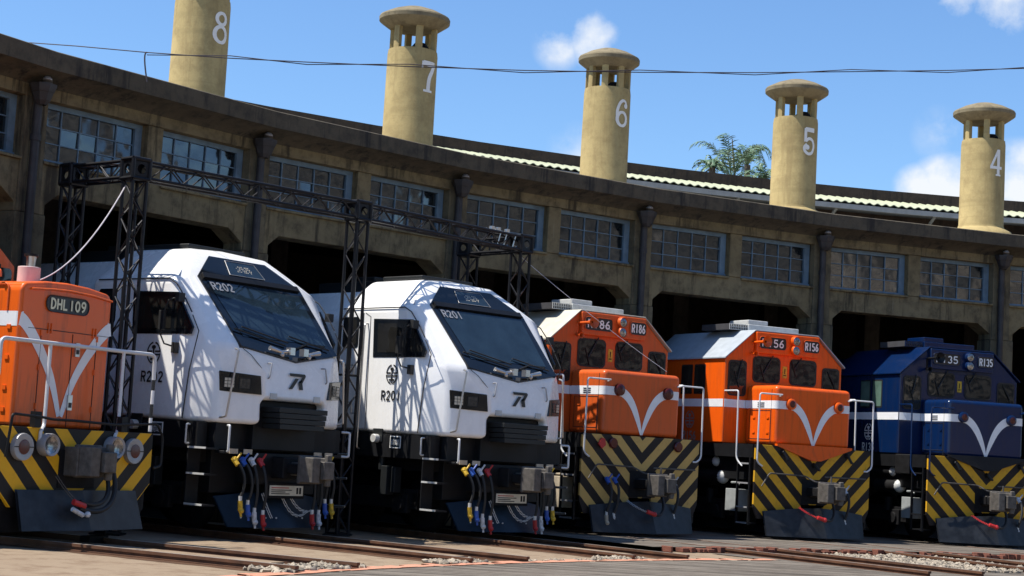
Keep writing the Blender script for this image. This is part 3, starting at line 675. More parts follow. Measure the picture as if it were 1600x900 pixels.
# ------------------------------------------------------------------ white locomotives
def white_loco(k, r0, number, label):
    a = ang(k + .5); root = empty('white_locomotive', pol(r0, k + .5, 0), -a); tag(root, label, 'locomotive', 'new white diesel locomotives')
    H = {'F0': (0, 0, 1.865), 'F1': (.61, .01, 1.865), 'F1b': (.61, 0, 1.53), 'G2': (1.18, .27, 1.53), 'G2u': (1.19, .30, 2.2), 'S0': (1.37, .62, 1.53), 'S1': (1.38, .62, 2.2),
         'L1': (.66, .015, 2.2), 'B0': (0, .035, 2.41), 'B1': (.94, .1655, 2.55), 'B2': (1.22, .42, 2.55), 'B3': (1.38, .74, 2.55), 'H0': (0, 1.063, 3.52), 'H1': (1.0, 1.044, 3.50), 'H2': (1.25, 1.0, 3.455),
         'H3': (1.38, 1.10, 3.42), 'T0': (0, 1.3495, 3.83), 'T1': (.55, 1.3495, 3.83), 'R1': (.74, 1.50, 3.93), 'R0': (0, 1.64, 3.98), 'S0r': (1.37, 2.75, 1.53), 'S1r': (1.38, 2.75, 2.2), 'B3r': (1.38, 2.75, 2.55),
         'E3': (1.38, 2.75, 3.42), 'R1r': (.73, 2.75, 3.93), 'R0r': (0, 2.75, 3.98), 'Z0': (0, 2.75, 1.53), 'F1c': (.61, .6, 1.53), 'F1d': (.61, .6, 1.865), 'F0d': (0, .6, 1.865)}
    faces = ['F0 F1 L1 B1 B0', 'F1b G2 G2u L1 F1', 'G2 S0 S1 G2u', 'L1 G2u B2 B1', 'G2u S1 B3 B2', 'B0 B1 H1 H0', 'B1 B2 H2 H1', 'B2 B3 H3 H2', 'H0 H1 T1 T0', 'H1 H2 R1 T1', 'H2 H3 R1', 'T0 T1 R1 R0',
             'S0 S0r S1r S1', 'S1 S1r B3r B3', 'B3 B3r E3 H3', 'H3 E3 R1r R1', 'R1 R1r R0r R0', 'S0r Z0 R0r R1r E3 B3r S1r', 'F1b F1 F1d F1c', 'F0 F1 F1d F0d', 'F1b G2 S0 S0r F1c']
    mb = MB()
    for s in (1, -1):
        for f in faces: mb.poly([(H[q][0] * s, H[q][1], H[q][2]) for q in f.split()])
    body = add(root, 'body', mb, M['white'], bevel=.085, seg=4, sharp=50)
    hd = MB(); pr = [(-1.12, 1.53), (-1.12, 3.3), (-.75, 3.78), (.75, 3.78), (1.12, 3.3), (1.12, 1.53)]
    hd.prism([(x, 2.75, z) for x, z in pr], (0, 13, 0)); add(root, 'engine_hood', hd, M['white'], bevel=.04)
    rb_ = MB(); rb_.box(-.55, .55, 1.75, 2.7, 3.96, 4.03).box(-.5, .5, 2.9, 4.4, 3.77, 3.98).box(-.3, .3, 3.2, 3.8, 3.9, 4.08); add(root, 'roof_equipment', rb_, M['slat'], bevel=.02)
    # black mask, windscreen, display
    pl = lambda x, z, d=.0: Vector((x, .036 + (z - 2.41) * .925 - d * .73, z + d * .68))
    mk = MB(); hexa = [(0, 2.405), (.93, 2.55), (.99, 3.50), (.545, 3.825), (-.545, 3.825), (-.99, 3.50), (-.93, 2.55)]
    mk.poly([pl(x, z, .022) for x, z in hexa]); mk.prism([pl(x, z, .021) for x, z in hexa], Vector((0, .04, -.03)))
    msk = add(root, 'windscreen_surround', mk, M['maskblack'])
    gl = MB(); gl.poly([pl(x, z, .028) for x, z in ((-.80, 2.68), (.80, 2.68), (.885, 3.44), (-.885, 3.44))]); gs = gl.build('windscreen', M['screen'], msk, recalc=False)
    br = MB(); br.prism([pl(-.93, 3.46, .024), pl(.93, 3.46, .024), pl(.92, 3.53, .024), pl(-.92, 3.53, .024)], (0, -.03, .02)); br.build('brow', M['black'], msk)
    dp = MB(); pt = [(-.20, 3.57), (.34, 3.57), (.22, 3.78), (-.30, 3.78)]; pt = [(-.34, 3.575), (.34, 3.575), (.28, 3.785), (-.28, 3.785)]
    dp.poly([pl(x, z, .027) for x, z in pt]); dpo = dp.build('destination_display', M['screen'], msk, recalc=False)
    bo = MB(); pt2 = [pl(x, z, .030) for x, z in pt]; bo.tube(pt2 + [pt2[0]], .005, 5); bo.build('display_frame', M['silver'], msk)
    F = Flat(pl(0, 3.68, .029), (1, 0, 0), (0, .68, .735), 0)
    for j in range(4):
        for i in range(9):
            if (i * 7 + j * 3) % 4 != 1: F.disk(-.13 + i * .032 + (.016 if j % 2 else 0), -.05 + j * .033, .011, 0, n=8)
    F.mb.build('display_leds', M['led'], msk, recalc=False)
    lettering('screen_number', number, M['silver'], msk, pl(-.66, 3.36, .032), (1, 0, .0), (0, .68, .735), .15, .42, .17)
    for s in (-1, 1):
        wp = MB(); wp.tube([pl(.08 * s, 2.60, .045), pl(.36 * s - .25, 2.70, .05), pl(.36 * s - .55 * 1, 2.76, .05)] if s < 0 else [pl(.12, 2.58, .045), pl(.4, 2.66, .05), pl(.72, 2.64, .05)], .012, 6)
        wp.tube([pl(-.75 if s < 0 else .1, 2.80 if s < 0 else 2.74, .05), pl(.0 if s < 0 else .78, 2.64 if s < 0 else 2.60, .05)], .011, 5)
        wp.build('wiper', M['rubber'], msk)
        hn = MB(); hn.box(s * .13 - .045, s * .13 + .045, -.02, .07, 2.50, 2.60); hn.tube([(s * .16, .03, 2.55), (s * .26, .06, 2.53), (s * .48, .07, 2.57)], .03, 8, rs=[.022, .025, .035]); hn.ball((s * .26, .05, 2.5), .035, 0, 8)
        add(root, 'horn', hn, M['steel'])
    # headlamp clusters, vents, logo
    for s in (-1, 1):
        nrm = Vector((s * .47, -.88, 0)); Q = lambda x, z, d=.008: Vector((s * x, .015 + (x - .66) * .535, z)) + nrm * d
        hl = MB(); hl.prism([Q(.665, 2.18, .012), Q(.64, 1.93, .012), Q(1.15, 1.95, .012), Q(1.17, 2.215, .012)], nrm * -.05)
        ho = add(root, 'headlight', hl, M['maskblack'], bevel=.008)
        for x0, nm, mt in ((.985, 'led_cluster', 'led'), (.80, 'dim_cluster', 'dimlens')):
            ld = MB(); ld.prism([Q(x0 - .012, 1.99, .0125), Q(x0 + .125, 1.99, .0125), Q(x0 + .125, 2.14, .0125), Q(x0 - .012, 2.14, .0125)], nrm * .003, 1)
            for i in range(3):
                for j in range(3):
                    x, z = x0 + i * .04, 2.005 + j * .043
                    ld.prism([Q(x, z, .014), Q(x + .033, z, .014), Q(x + .033, z + .035, .014), Q(x, z + .035, .014)], nrm * .006)
            ld.build(nm, [M[mt], M['slat']], ho)
        vt = MB(); vt.box(s * .42 - .06, s * .42 + .06, -.006, .02, 1.885, 1.965); add(root, 'vent', vt, M['acgrey'])
        pipe_rail(root, [((s * 1.02, .17, 2.52), 0), ((s * 1.02, .10, 2.50), .02), ((s * 1.13, .14, 1.62), .02), ((s * 1.13, .26, 1.60), 0)], M['steel'], .014)
        pipe_rail(root, [((s * .52, .05, 2.36), 0), ((s * .52, -.03, 2.36), .02), ((s * .56, -.04, 2.16), .03), ((s * .56, .03, 2.15), 0)], M['silver'], .010, 'grab_handle')
    F = Flat((0, .008, 2.15), (1, 0, 0), (0, .02, 1), .012)
    F.poly([(-.16, .10), (.13, .10), (.17, .06), (.17, .03), (-.13, .03), (-.12, .06), (-.15, .06)][:0] or [(-.15, .105), (.15, .105), (.17, .085), (.165, .065), (-.13, .065)])
    F.poly([(.165, .065), (.11, -.02), (.05, -.02), (.10, .065)]); F.poly([(.11, -.02), (.13, -.11), (.06, -.11), (.03, -.02)]); F.poly([(-.03, .04), (.04, .04), (-.08, -.11), (-.15, -.11)]); F.poly([(.03, -.02), (.05, -.02), (.10, .012), (.05, .012)])
    add(root, 'logo', F.mb, M['letterblack'], recalc=False)
    ne = MB(); ne.tube([(-.62, .0, 2.24), (-.80, .09, 2.45), (-.90, .15, 2.53)], .005, 5); add(root, 'panel_seam', ne, M['darkline'])
    # side furniture on the left (seen) and right flank
    for s in (-1, 1):
        x = s * 1.383
        S = lambda y, z, d=0: Vector((x + s * d, y, z))
        wn = MB(); wn.prism([S(1.85, 3.265, .004), S(1.82, 2.677, .004), S(.66, 2.677, .004), S(.62, 2.773, .004), S(.96, 3.242, .004)], (-s * .03, 0, 0)); wo = add(root, 'side_window', wn, M['maskblack'])
        wg = MB(); wg.poly([S(1.74, 3.19, .007), S(1.72, 2.75, .007), S(1.05, 2.75, .007), S(1.05, 3.18, .007)]); wg.poly([S(.98, 3.18, .007), S(.98, 2.75, .007), S(.71, 2.75, .007), S(.69, 2.79, .007), S(.93, 3.15, .007)]); wg.build('glass', M['cabglass'], wo, recalc=False)
        rw = MB(); rw.prism([S(y, z, .004) for y, z in rrect(2.2, 2.58, 2.82, 3.30, .05)], (-s * .03, 0, 0)); ro = add(root, 'rear_side_window', rw, M['maskblack'])
        rg = MB(); rg.poly([S(y, z, .007) for y, z in rrect(2.24, 2.54, 2.87, 3.26, .04)]); rg.build('glass', M['cabglass'], ro, recalc=False)
        sm = MB(); sm.tube([S(2.6, 3.43), S(1.15, 3.43), S(1.0, 3.36), S(.8, 3.15), S(.66, 2.97)], .010, 6); add(root, 'drip_rail', sm, M['darkline'])
        for nm, pth, rr in (('front_seam', [S(.64, 2.93), S(.50, 2.72), S(.63, 2.2), S(.70, 1.56)], .008), ('door_seam', [S(2.08, 1.56), S(2.1, 3.36)], .007), ('door_edge', [S(1.9, 1.56), S(1.93, 3.3), S(2.06, 3.36)], .005)): add(root, nm, MB().tube(pth, rr, 5), M['darkline'])
        pipe_rail(root, [(S(1.99, 3.20), 0), (S(1.99, 3.18, .06), .03), (S(2.0, 1.3, .06), .03), (S(2.0, 1.28), 0)], M['steel'], .014)
        for z in (2.55, 1.98): pipe_rail(root, [(S(2.45, z), 0), (S(2.45, z, .05), .02), (S(2.2, z, .05), .02), (S(2.2, z - .16, .05), .02), (S(2.2, z - .16), 0)], M['steel'], .012, 'grab_handle')
        mi = MB(); mi.tube([S(.86, 3.16), S(.85, 3.16, .10), S(.95, 3.12, .14)], .012, 6).tube([S(.98, 3.12, .13), S(1.08, 2.9, .14), S(1.1, 2.66, .13), S(1.06, 2.54, .09), S(.92, 2.5, .02)], .013, 6); mi.box(min(x + s * .01, x + s * .12), max(x + s * .01, x + s * .12), .80, .88, 3.10, 3.22)
        mi.box(min(x, x + s * .07), max(x, x + s * .07), .86, .94, 2.42, 2.56); mi.box(min(x + s * .11, x + s * .16), max(x + s * .11, x + s * .16), 1.03, 1.13, 2.72, 2.98); add(root, 'mirror', mi, M['rubber'], bevel=.01)
        rt = (0, -1, 0) if s < 0 else (0, 1, 0)
        emblem(root, S(1.35, 2.42), rt, (0, 0, 1), .125, M['letterblack'])
        lettering('fleet_number', number, M['letterblack'], root, S(1.35, 2.10), rt, (0, 0, 1), .145, .46, .17)
        # frame side, steps and fittings
        fb = MB(); fb.box(min(s * 1.20, s * 1.37), max(s * 1.20, s * 1.37), .40, 15.5, 1.18, 1.528); add(root, 'side_sill', fb, M['frame'])
        sp = MB(); sp.box(min(s * 1.371, s * 1.378), max(s * 1.371, s * 1.378), 1.07, 1.31, 1.32, 1.50); so_ = add(root, 'end_sign', sp, M['letter'])
        sp = MB(); sp.box(min(s * 1.376, s * 1.381), max(s * 1.376, s * 1.381), 1.085, 1.295, 1.335, 1.485); sp.build('sign_face', M['plowblue'], so_)
        text_obj('sign_lettering', '前端', M['letter'], so_, (s * 1.382, 1.19, 1.40), rt, (0, 0, 1), .10, 1, 0, .003)
        pg = MB(); pg.cyl((s * 1.37, 1.60, 1.45), (s * 1.47, 1.60, 1.45), .065, 14).box(min(s * 1.36, s * 1.385), max(s * 1.36, s * 1.385), 1.49, 1.71, 1.40, 1.60, 1); add(root, 'filler_cap', pg, [M['alu'], M['slat']], bevel=.008)
        pipe_rail(root, [((s * 1.372, .55, 1.49), 0), ((s * 1.43, .55, 1.49), .02), ((s * 1.43, .55, 1.24), .02), ((s * 1.372, .55, 1.24), 0)], M['alu'], .013, 'grab_handle')
        pipe_rail(root, [((s * 1.10, .12, 1.50), 0), ((s * 1.16, .02, 1.50), .03), ((s * 1.16, .02, 1.16), .03), ((s * 1.10, .10, 1.16), 0)], M['pipewhite'], .016, 'grab_handle')
        st = MB()
        for z in (1.20, .86, .46):
            st.box(min(s * 1.14, s * 1.37), max(s * 1.14, s * 1.37), .22, .56, z - .025, z); st.box(min(s * 1.365, s * 1.375), max(s * 1.365, s * 1.375), .22, .56, z - .02, z + .006, 1)
        st.box(min(s * 1.14, s * 1.36), max(s * 1.14, s * 1.36), .56, .58, .42, 1.2); add(root, 'cab_steps', st, [M['frame'], M['alu']])
    # dark front end
    fe = MB(); fe.box(-1.16, 1.16, .28, .55, 1.18, 1.525).box(-.6, .6, .16, .6, 1.2, 1.86).box(-1.0, 1.0, .5, .8, .6, 1.2).box(-.55, .55, .12, .5, .74, 1.16).box(-1.14, -.68, .12, .3, 1.13, 1.17).box(.68, 1.14, .12, .3, 1.13, 1.17)
    add(root, 'buffer_beam', fe, M['frame'], bevel=.01)
    cb = MB()
    for i in range(4):
        z0 = 1.49 + i * .074; wdt = .43 + .012 * i; cb.box(-wdt, wdt, -.17 - .003 * i, .2, z0, z0 + .069)
    add(root, 'coupler_cover', cb, M['slat'], bevel=.006)
    for x in (-.98, -.72, .62, .84): add(root, 'pipe_label', MB().box(x - .075, x + .075, .10, .115, 1.135, 1.20), M['tan'])
    coupler(root, -.55, .97, M['castiron'])
    bk_ = MB(); bk_.box(-.16, .16, -.32, .3, .90, 1.04).box(-.24, .24, -.1, .16, .83, 1.12); add(root, 'coupler_pocket', bk_, M['dark'], bevel=.02)
    lp = MB(); lp.box(-.36, .36, .06, .12, .56, .77); lo = add(root, 'label_holder', lp, M['dark'], bevel=.01)
    l2 = MB(); l2.box(-.32, .32, .05, .062, .60, .735); l2.build('label_card', M['cream'], lo)
    l3 = MB()
    for z, x1, mt in ((.705, .04, 0), (.675, .10, 1), (.65, -.02, 1), (.625, .06, 1)): l3.box(-.29, x1, .047, .051, z - .006, z + .006, mt)
    for x in (.19, .245): l3.box(x, x + .035, .047, .051, .625, .71, 1)
    l3.build('label_print', [M['red'], M['black']], lo)
    for x, zb, mt in ((-1.00, .42, 'yellow'), (-.86, .37, 'blue'), (-.70, .27, 'palewhite'), (-.54, .24, 'red'), (.40, .25, 'red'), (.53, .25, 'palewhite'), (.64, .40, 'blue'), (.77, .40, 'yellow')):
        hose(root, (x, .05, 1.06), (x + .10 * (1 if x < 0 else 1) * (.6 if abs(x) > .8 else .3), -.04, zb), M[mt], M[mt], (.07 if abs(x) > .8 else .02, -.05, 0))
    pw = MB(); tpl = [(-.97, .42, .56), (-.5, .30, .62), (0, .24, .64), (.5, .30, .62), (.97, .42, .56)]; bt = [(-.90, .20, .17), (-.5, .06, .17), (0, 0, .17), (.5, .06, .17), (.90, .20, .17)]
    for i in range(4): pw.poly([tpl[i], tpl[i + 1], bt[i + 1], bt[i]]); pw.poly([tuple(Vector(q) + Vector((0, .03, 0))) for q in (tpl[i], tpl[i + 1], bt[i + 1], bt[i])])
    pw.ball((-.6, .07, .33), .018, 1, 6)
    for x in (-.75, -.35, -.15, .35, .6): pw.ball((x, .12 if abs(x) > .4 else .06, .30), .014, 1, 6)
    add(root, 'snow_plough', pw, [M['plowblue'], M['alu']])
    chain(root, (-.40, .1, .62), (-.28, .02, .30), .02, M['alu']); chain(root, (-.05, .1, .62), (.40, .02, .40), .16, M['alu']); chain(root, (.12, .1, .60), (.5, .02, .42), .10, M['alu'])
    bogie(root, .95, 4.6); bogie(root, 8.6, 12.3)
    uf = MB(); uf.box(-1.1, 1.1, .6, 15.4, 1.0, 1.3).box(-1.2, 1.2, 5.2, 8.2, .5, 1.2); add(root, 'underframe', uf, M['dark'])
    bx = MB(); bx.box(-1.36, -1.2, 1.36, 1.5, .62, 1.05).box(-1.34, -1.2, 1.2, 1.28, .66, 1.04).cyl((-1.28, 1.58, .98), (-1.28, 1.58, 1.2), .05, 10); add(root, 'valve_box', bx, M['slat'], bevel=.01)
    return root
white_loco(0, 26.73, 'R202', 'white locomotive R202, the one nearer the small orange switcher')
white_loco(1, 26.0, 'R201', 'white locomotive R201, the one beside the faded orange engine')

# ------------------------------------------------------------------ hood locomotives with white V
def veeribbon(root, pts_l, widths, yf, mat):
    for s in (-1, 1):
        F = Flat((0, yf, 0), (1, 0, 0), (0, 0, 1), .004); F.stroke([(s * x, z) for x, z in pts_l], widths); F.mb.build('v_stripe', mat, root, recalc=False)
def hood_loco(k, r0, number, label, P, roofm, chev, bulge, sidenum, acm, railm, lampm, vstyle):
    a = ang(k + .5); root = empty('hood_locomotive', pol(r0, k + .5, 0), -a); tag(root, label, 'locomotive', 'older hood diesel locomotives')
    W_ = 1.36; YC = .93
    # cab
    mb = MB(); pr = [(-W_, 1.745), (-W_, 3.31), (-.735, 3.85), (.735, 3.85), (W_, 3.31), (W_, 1.745)]
    mb.prism([(x, YC, z) for x, z in pr], (0, 2.6, 0)); cab = add(root, 'cab', mb, P, bevel=.025, seg=2)
    br = MB(); br.prism([(x, YC - .09, z) for x, z in ((-.735, 3.84), (.735, 3.84), (.72, 3.44), (-.72, 3.44))], (0, .10, 0)); br.build('number_brow', P, cab, bevel=.02)
    rf = MB(); o = .02
    for s in (-1, 1):
        rf.prism([(s * 1.40, YC - .05, 3.295), (s * 1.40, YC - .05, 3.325), (s * .735, YC - .05, 3.875), (s * .735, YC - .05, 3.853)], (0, 2.72, 0))
    rf.box(-.735, .735, YC - .06, YC + 2.67, 3.853, 3.876); rf.build('roof', roofm, cab, bevel=.008)
    # rear hood
    hd = MB(); hd.prism([(x, YC + 2.6, z) for x, z in ((-1.36, 1.745), (-1.36, 3.2), (-.735, 3.74), (.735, 3.74), (1.36, 3.2), (1.36, 1.745))], (0, 9.0, 0)); add(root, 'engine_hood', hd, P, bevel=.03)
    # nose
    ns = MB(); ns.box(-.86, .86, 0, YC + .01, 1.745, 2.83); nose = add(root, 'nose', ns, P, bevel=.085, seg=4, sharp=60)
    if bulge:
        bu = MB(); bu.prism([(-.855, -.075, 1.775), (.855, -.075, 1.775), (.855, -.075, 1.735), (.10, -.13, 1.50), (-.10, -.13, 1.50), (-.855, -.075, 1.735)], (0, .075, 0)); bu.build('nose_bottom', P if bulge == 1 else M['black'], nose)
    # doors, louvres and latches on the nose flank
    for s in (-1, 1):
        dl = MB(); xx = s * .862
        for y0, y1, z0, z1 in ((.16, .78, 1.85, 2.37),):
            dl.tube([(xx, y0, z0), (xx, y1, z0), (xx, y1, z1), (xx, y0, z1), (xx, y0, z0)], .006, 5)
        dl.build('door_seam', M['darkline'], nose); MB().tube([(xx, .14, 1.76), (xx, .14, 2.76)], .005, 5).build('corner_seam', M['darkline'], nose)
        for z in (2.22, 1.95):
            for y in (.20, .62): MB().box(min(xx, xx + s * .012), max(xx, xx + s * .012), y, y + .07, z, z + .03).build('latch', P, nose)
        for z in (2.44, 2.475, 2.51): MB().box(min(xx, xx + s * .010), max(xx, xx + s * .010), .35, .55, z - .008, z + .004).build('louvre', M['darkline'], nose)
    # white band: cab flank, cab face, nose flank, round the nose corner to the marker lamps
    z0, z1 = 2.405, 2.55
    for s in (-1, 1):
        st = MB()
        pth = [(s * (W_ + .004), YC + 2.6), (s * (W_ + .004), YC + .03), (s * (W_ - .02), YC - .004), (s * .87, YC - .004)]
        for p, q in zip(pth[:-1], pth[1:]): st.poly([(p[0], p[1], z0), (q[0], q[1], z0), (q[0], q[1], z1), (p[0], p[1], z1)])
        pth = [(s * .864, YC), (s * .864, .09)] + [(s * (.775 + .089 * cos(t)), .085 - .089 * sin(t)) for t in [pi / 2 * i / 6 for i in range(7)]] + [(s * .48, -.004)]
        for p, q in zip(pth[:-1], pth[1:]): st.poly([(p[0], p[1], z0), (q[0], q[1], z0), (q[0], q[1], z1), (p[0], p[1], z1)])
        add(root, 'white_band', st, M['stripe'], recalc=False, sharp=60)
    cv = smooth2([(.56, 2.478), (.44, 2.455), (.31, 2.365), (.20, 2.225), (.11, 2.05), (.045, 1.89), (.008, 1.765)], 5); n = len(cv)
    veeribbon(root, cv, [.155 * (1 - .82 * (i / (n - 1)) ** 2.2) for i in range(n)], -.001, M['stripe'])
    for s in (-1, 1):
        ml = MB(); ml.lathe([(0, -.075), (.075, -.075), (.098, -.06), (.105, .0), (.105, .05)], (s * .545, 0, 2.50), 20, axis='y'); mo = add(root, 'marker_light', ml, P if vstyle else M['redlens'])
        le = MB(); le.lathe([(0, -.083), (.045, -.082), (.066, -.074)], (s * .545, 0, 2.50), 16, axis='y'); le.build('lens', M['redlens'], mo)
    # windows
    def win(x0, x1, z0, z1, nm, r=.07):
        f = MB(); f.prism([(x, YC - .014, z) for x, z in rrect(x0, x1, z0, z1, r)], (0, .03, 0)); fo = f.build(nm, M['rubber'], cab)
        g_ = MB(); g_.poly([(x, YC - .018, z) for x, z in rrect(x0 + .03, x1 - .03, z0 + .03, z1 - .03, r * .8)]); g_.build('glass', M['cabglass'], fo); return fo
    win(-.74, -.11, 2.90, 3.39, 'windscreen', .09); win(.11, .74, 2.90, 3.39, 'windscreen', .09); win(-1.29, -.88, 2.62, 3.28, 'corner_window'); win(.88, 1.29, 2.62, 3.28, 'corner_window')
    for x0, z0_, x1, z1_ in ((-.30, 3.42, -.52, 3.06), (.36, 3.42, .20, 3.20), (-1.0, 3.30, -1.1, 2.92), (1.0, 3.22, 1.16, 2.95)):
        wp = MB(); wp.tube([(x0, YC - .03, z0_), (x1, YC - .045, z1_)], .012, 5).tube([(x1 - .06, YC - .03, z1_ + .16), (x1 + .05, YC - .03, z1_ - .14)], .009, 5); wp.build('wiper', M['rubber'], cab)
    sk = MB(); sk.box(-.05, .05, YC - .006, YC + .01, 3.02, 3.24); so_ = sk.build('warning_sticker', M['yellow'], cab)
    sk = MB(); sk.box(-.008, .008, YC - .010, YC, 3.10, 3.20); sk.box(-.03, .03, YC - .0095, YC, 3.06, 3.08); sk.build('sticker_mark', M['black'], so_)
    for s in (-1, 1):
        for y0, y1 in ((1.55, 1.92), (1.98, 2.36)):
            x = s * (W_ + .002); f = MB(); f.prism([(x, y, z) for y, z in rrect(y0, y1, 2.64, 3.20, .03)], (-s * .03, 0, 0)); fo = f.build('side_window', M['rubber'], cab)
            g_ = MB(); g_.poly([(x + s * .004, y, z) for y, z in rrect(y0 + .03, y1 - .03, 2.67, 3.17, .02)]); g_.build('glass', M['greenglass'] if sidenum == 'navy' else M['cabglass'], fo)
        rt = (0, -1, 0) if s < 0 else (0, 1, 0)
        em = M['letter'] if sidenum == 'navy' else M['silver']
        emblem(root, (s * (W_ + .002), 2.0, 2.16), rt, (0, 0, 1), .14, em)
        lettering('fleet_number', number, em, root, (s * (W_ + .002), 2.0, 1.86), rt, (0, 0, 1), .16, .46, .18)
    # number boards, headlights, horn, roof unit
    for x0, x1, sz in ((-.68, -.06, .145), (.345, .725, .15)):
        b = MB(); b.prism([(x, YC - .10, z) for x, z in rrect(x0, x1, 3.53, 3.76, .06)], (0, .03, 0)); bo = b.build('number_board', M['plate'], cab)
        b = MB(); ring_ = [Vector((x, YC - .103, z)) for x, z in rrect(x0, x1, 3.53, 3.76, .06)]; b.tube(ring_ + [ring_[0]], .006, 5); b.build('board_edge', P, bo)
        lettering('board_lettering', number, M['letter'], bo, ((x0 + x1) / 2, YC - .101, 3.645), (1, 0, 0), (0, 0, 1), sz, (x1 - x0) * .84, .17)
    for z in (3.72, 3.545):
        h = MB(); h.lathe([(.06, -.02), (.080, -.075), (.090, -.085), (.096, -.07), (.096, .02)], (.13, YC - .10, z), 20, axis='y'); ho = h.build('headlight', P, cab)
        h = MB(); h.lathe([(0, -.092), (.05, -.086), (.082, -.070)], (.13, YC - .10, z), 20, axis='y'); h.build('lens', M['lens'], ho)
    hn = MB(); hn.lathe([(.02, .0), (.025, -.25), (.045, -.36), (.10, -.43), (.105, -.44), (.09, -.42), (.02, -.38)], (-.76, YC - .02, 3.64), 16, axis='y'); hn.tube([(-.76, YC, 3.64), (-.76, YC + .01, 3.45), (-.80, YC - .06, 3.42)], .025, 6)
    hn.lathe([(.015, .0), (.02, -.08), (.04, -.13), (.055, -.15), (.04, -.14)], (-.80, YC - .03, 3.42), 12, axis='y'); add(root, 'horn', hn, P if sidenum != 'navy' else M['black'])
    ac = MB(); ac.box(-.56, .62, 1.35, 2.35, 3.877, 4.01).box(-.54, -.08, 1.40, 2.0, 4.01, 4.10); ao = add(root, 'roof_unit', ac, acm, bevel=.015)
    gr = MB(); gr.box(-.98, -.56, 1.40, 2.3, 3.885, 3.995)
    for i in range(11): gr.box(-.975 + i * .04, -.967 + i * .04, 1.385, 1.40, 3.885, 4.0, 1)
    for z in (3.89, 3.94, 3.99): gr.box(-.98, -.56, 1.38, 1.39, z - .004, z + .004, 1)
    gr.build('grille', [M['grille'], acm], ao)
    # deck, pilot plate with chevrons, plough
    dk = MB(); dk.box(-1.34, 1.34, .0, 12.5, 1.50, 1.742).box(-1.2, 1.2, .1, 12.4, 1.1, 1.5); add(root, 'deck', dk, M['frame'])
    pp = MB(); pp.prism([(-1.31, -.05, 1.738), (1.31, -.05, 1.738), (1.31, -.05, .62), (1.22, -.05, .42), (.25, -.05, .42), (.25, -.05, .70), (-.25, -.05, .70), (-.25, -.05, .42), (-1.22, -.05, .42), (-1.31, -.05, .62)], (0, .045, 0))
    ppo = add(root, 'pilot_plate', pp, chev, bevel=.004, seg=1)
    dp = MB(); dp.box(-.25, .33, -.056, .2, .72, 1.16); dp.build('coupler_opening', M['dark'], ppo)
    pw = MB(); tp = [(-1.12, -.10, .56), (-.6, -.18, .62), (0, -.30, .66), (.6, -.18, .62), (1.12, -.10, .56)]; bt = [(-1.10, -.20, .13), (-.6, -.34, .13), (0, -.52, .13), (.6, -.34, .13), (1.10, -.20, .13)]
    for i in range(4): pw.poly([tp[i], tp[i + 1], bt[i + 1], bt[i]]); pw.poly([tuple(Vector(q) + Vector((0, .04, 0))) for q in (tp[i], tp[i + 1], bt[i + 1], bt[i])]); pw.poly([bt[i], bt[i + 1], tuple(Vector(bt[i + 1]) + Vector((0, .04, 0))), tuple(Vector(bt[i]) + Vector((0, .04, 0)))])
    add(root, 'snow_plough', pw, M['plow'], sharp=12)
    coupler(root, -.68, .94, M['castiron'])
    ck = MB(); ck.box(-.14, .14, -.45, .1, .86, 1.02); add(root, 'coupler_shank', ck, M['dark'], bevel=.02)
    lv = MB(); lv.tube(arc([((-1.2, -.12, 1.0), 0), ((-1.05, -.14, 1.24), .05), ((-.25, -.14, 1.22), .05), ((-.12, -.28, 1.12), .05), ((.32, -.3, 1.12), 0)]), .014, 6).tube([(.2, -.14, 1.22), (1.15, -.14, 1.22)], .014, 6).tube([(.12, -.42, 1.06), (.12, -.42, 1.24)], .018, 6)
    add(root, 'uncoupling_lever', lv, M['castiron'])
    if not bulge:
        for x, mt in ((-.66, 'redlens'), (.80, 'redlens')):
            q = MB(); q.lathe([(0, -.05), (.075, -.05), (.09, -.03), (.09, .0)], (x, -.05, 1.60), 18, axis='y'); add(root, 'tail_light', q, M[mt])
        q = MB(); q.prism([(-1.0, -.07, 1.58), (-.93, -.07, 1.68), (-.86, -.07, 1.66), (-.84, -.07, 1.56), (-.92, -.07, 1.50)], (0, -.03, 0)); add(root, 'hose_bracket', q, M['red'])
    else:
        for x in (-.72, .0, .75):
            q = MB(); q.lathe([(0, -.06), (.03, -.06), (.05, .0)], (x, -.05, 1.62 if x else 1.42), 10, axis='y'); q.tube([(x, -.1, 1.62 if x else 1.42), (x + .05, -.14, 1.5 if x else 1.34), (x + .1, -.1, 1.5 if x else 1.34)], .025, 6); add(root, 'hose_bracket', q, M['black'])
    for x, mt, zb in ((-.78, 'tan', .30), (-.62, 'palewhite', .28), (.70, 'palewhite', .30)):
        if vstyle == 0 or x > 0: hose(root, (x, -.1, 1.0), (x - .08, -.22, zb), M['blue'] if x < 0 else M['palewhite'], M[mt], (.05, -.06, 0), .024)
    hs = MB(); hs.tube(bez((.25, -.3, .80), (.25, -.45, .55), (.05, -.6, .40), (-.12, -.58, .46), 14), .026, 8); hso = add(root, 'air_hose', hs, M['rubber'])
    hc = MB(); hc.cyl((-.10, -.58, .455), (-.26, -.55, .50), .034, 8).ball((-.12, -.58, .46), .045, 0, 8); hc.build('hose_coupling', M['red'], hso)
    chain(root, (-.46, -.26, .66), (-.24, -.55, .49), .02, M['red'] if vstyle else M['steel'])
    # handrails, ladders
    zr = 2.655
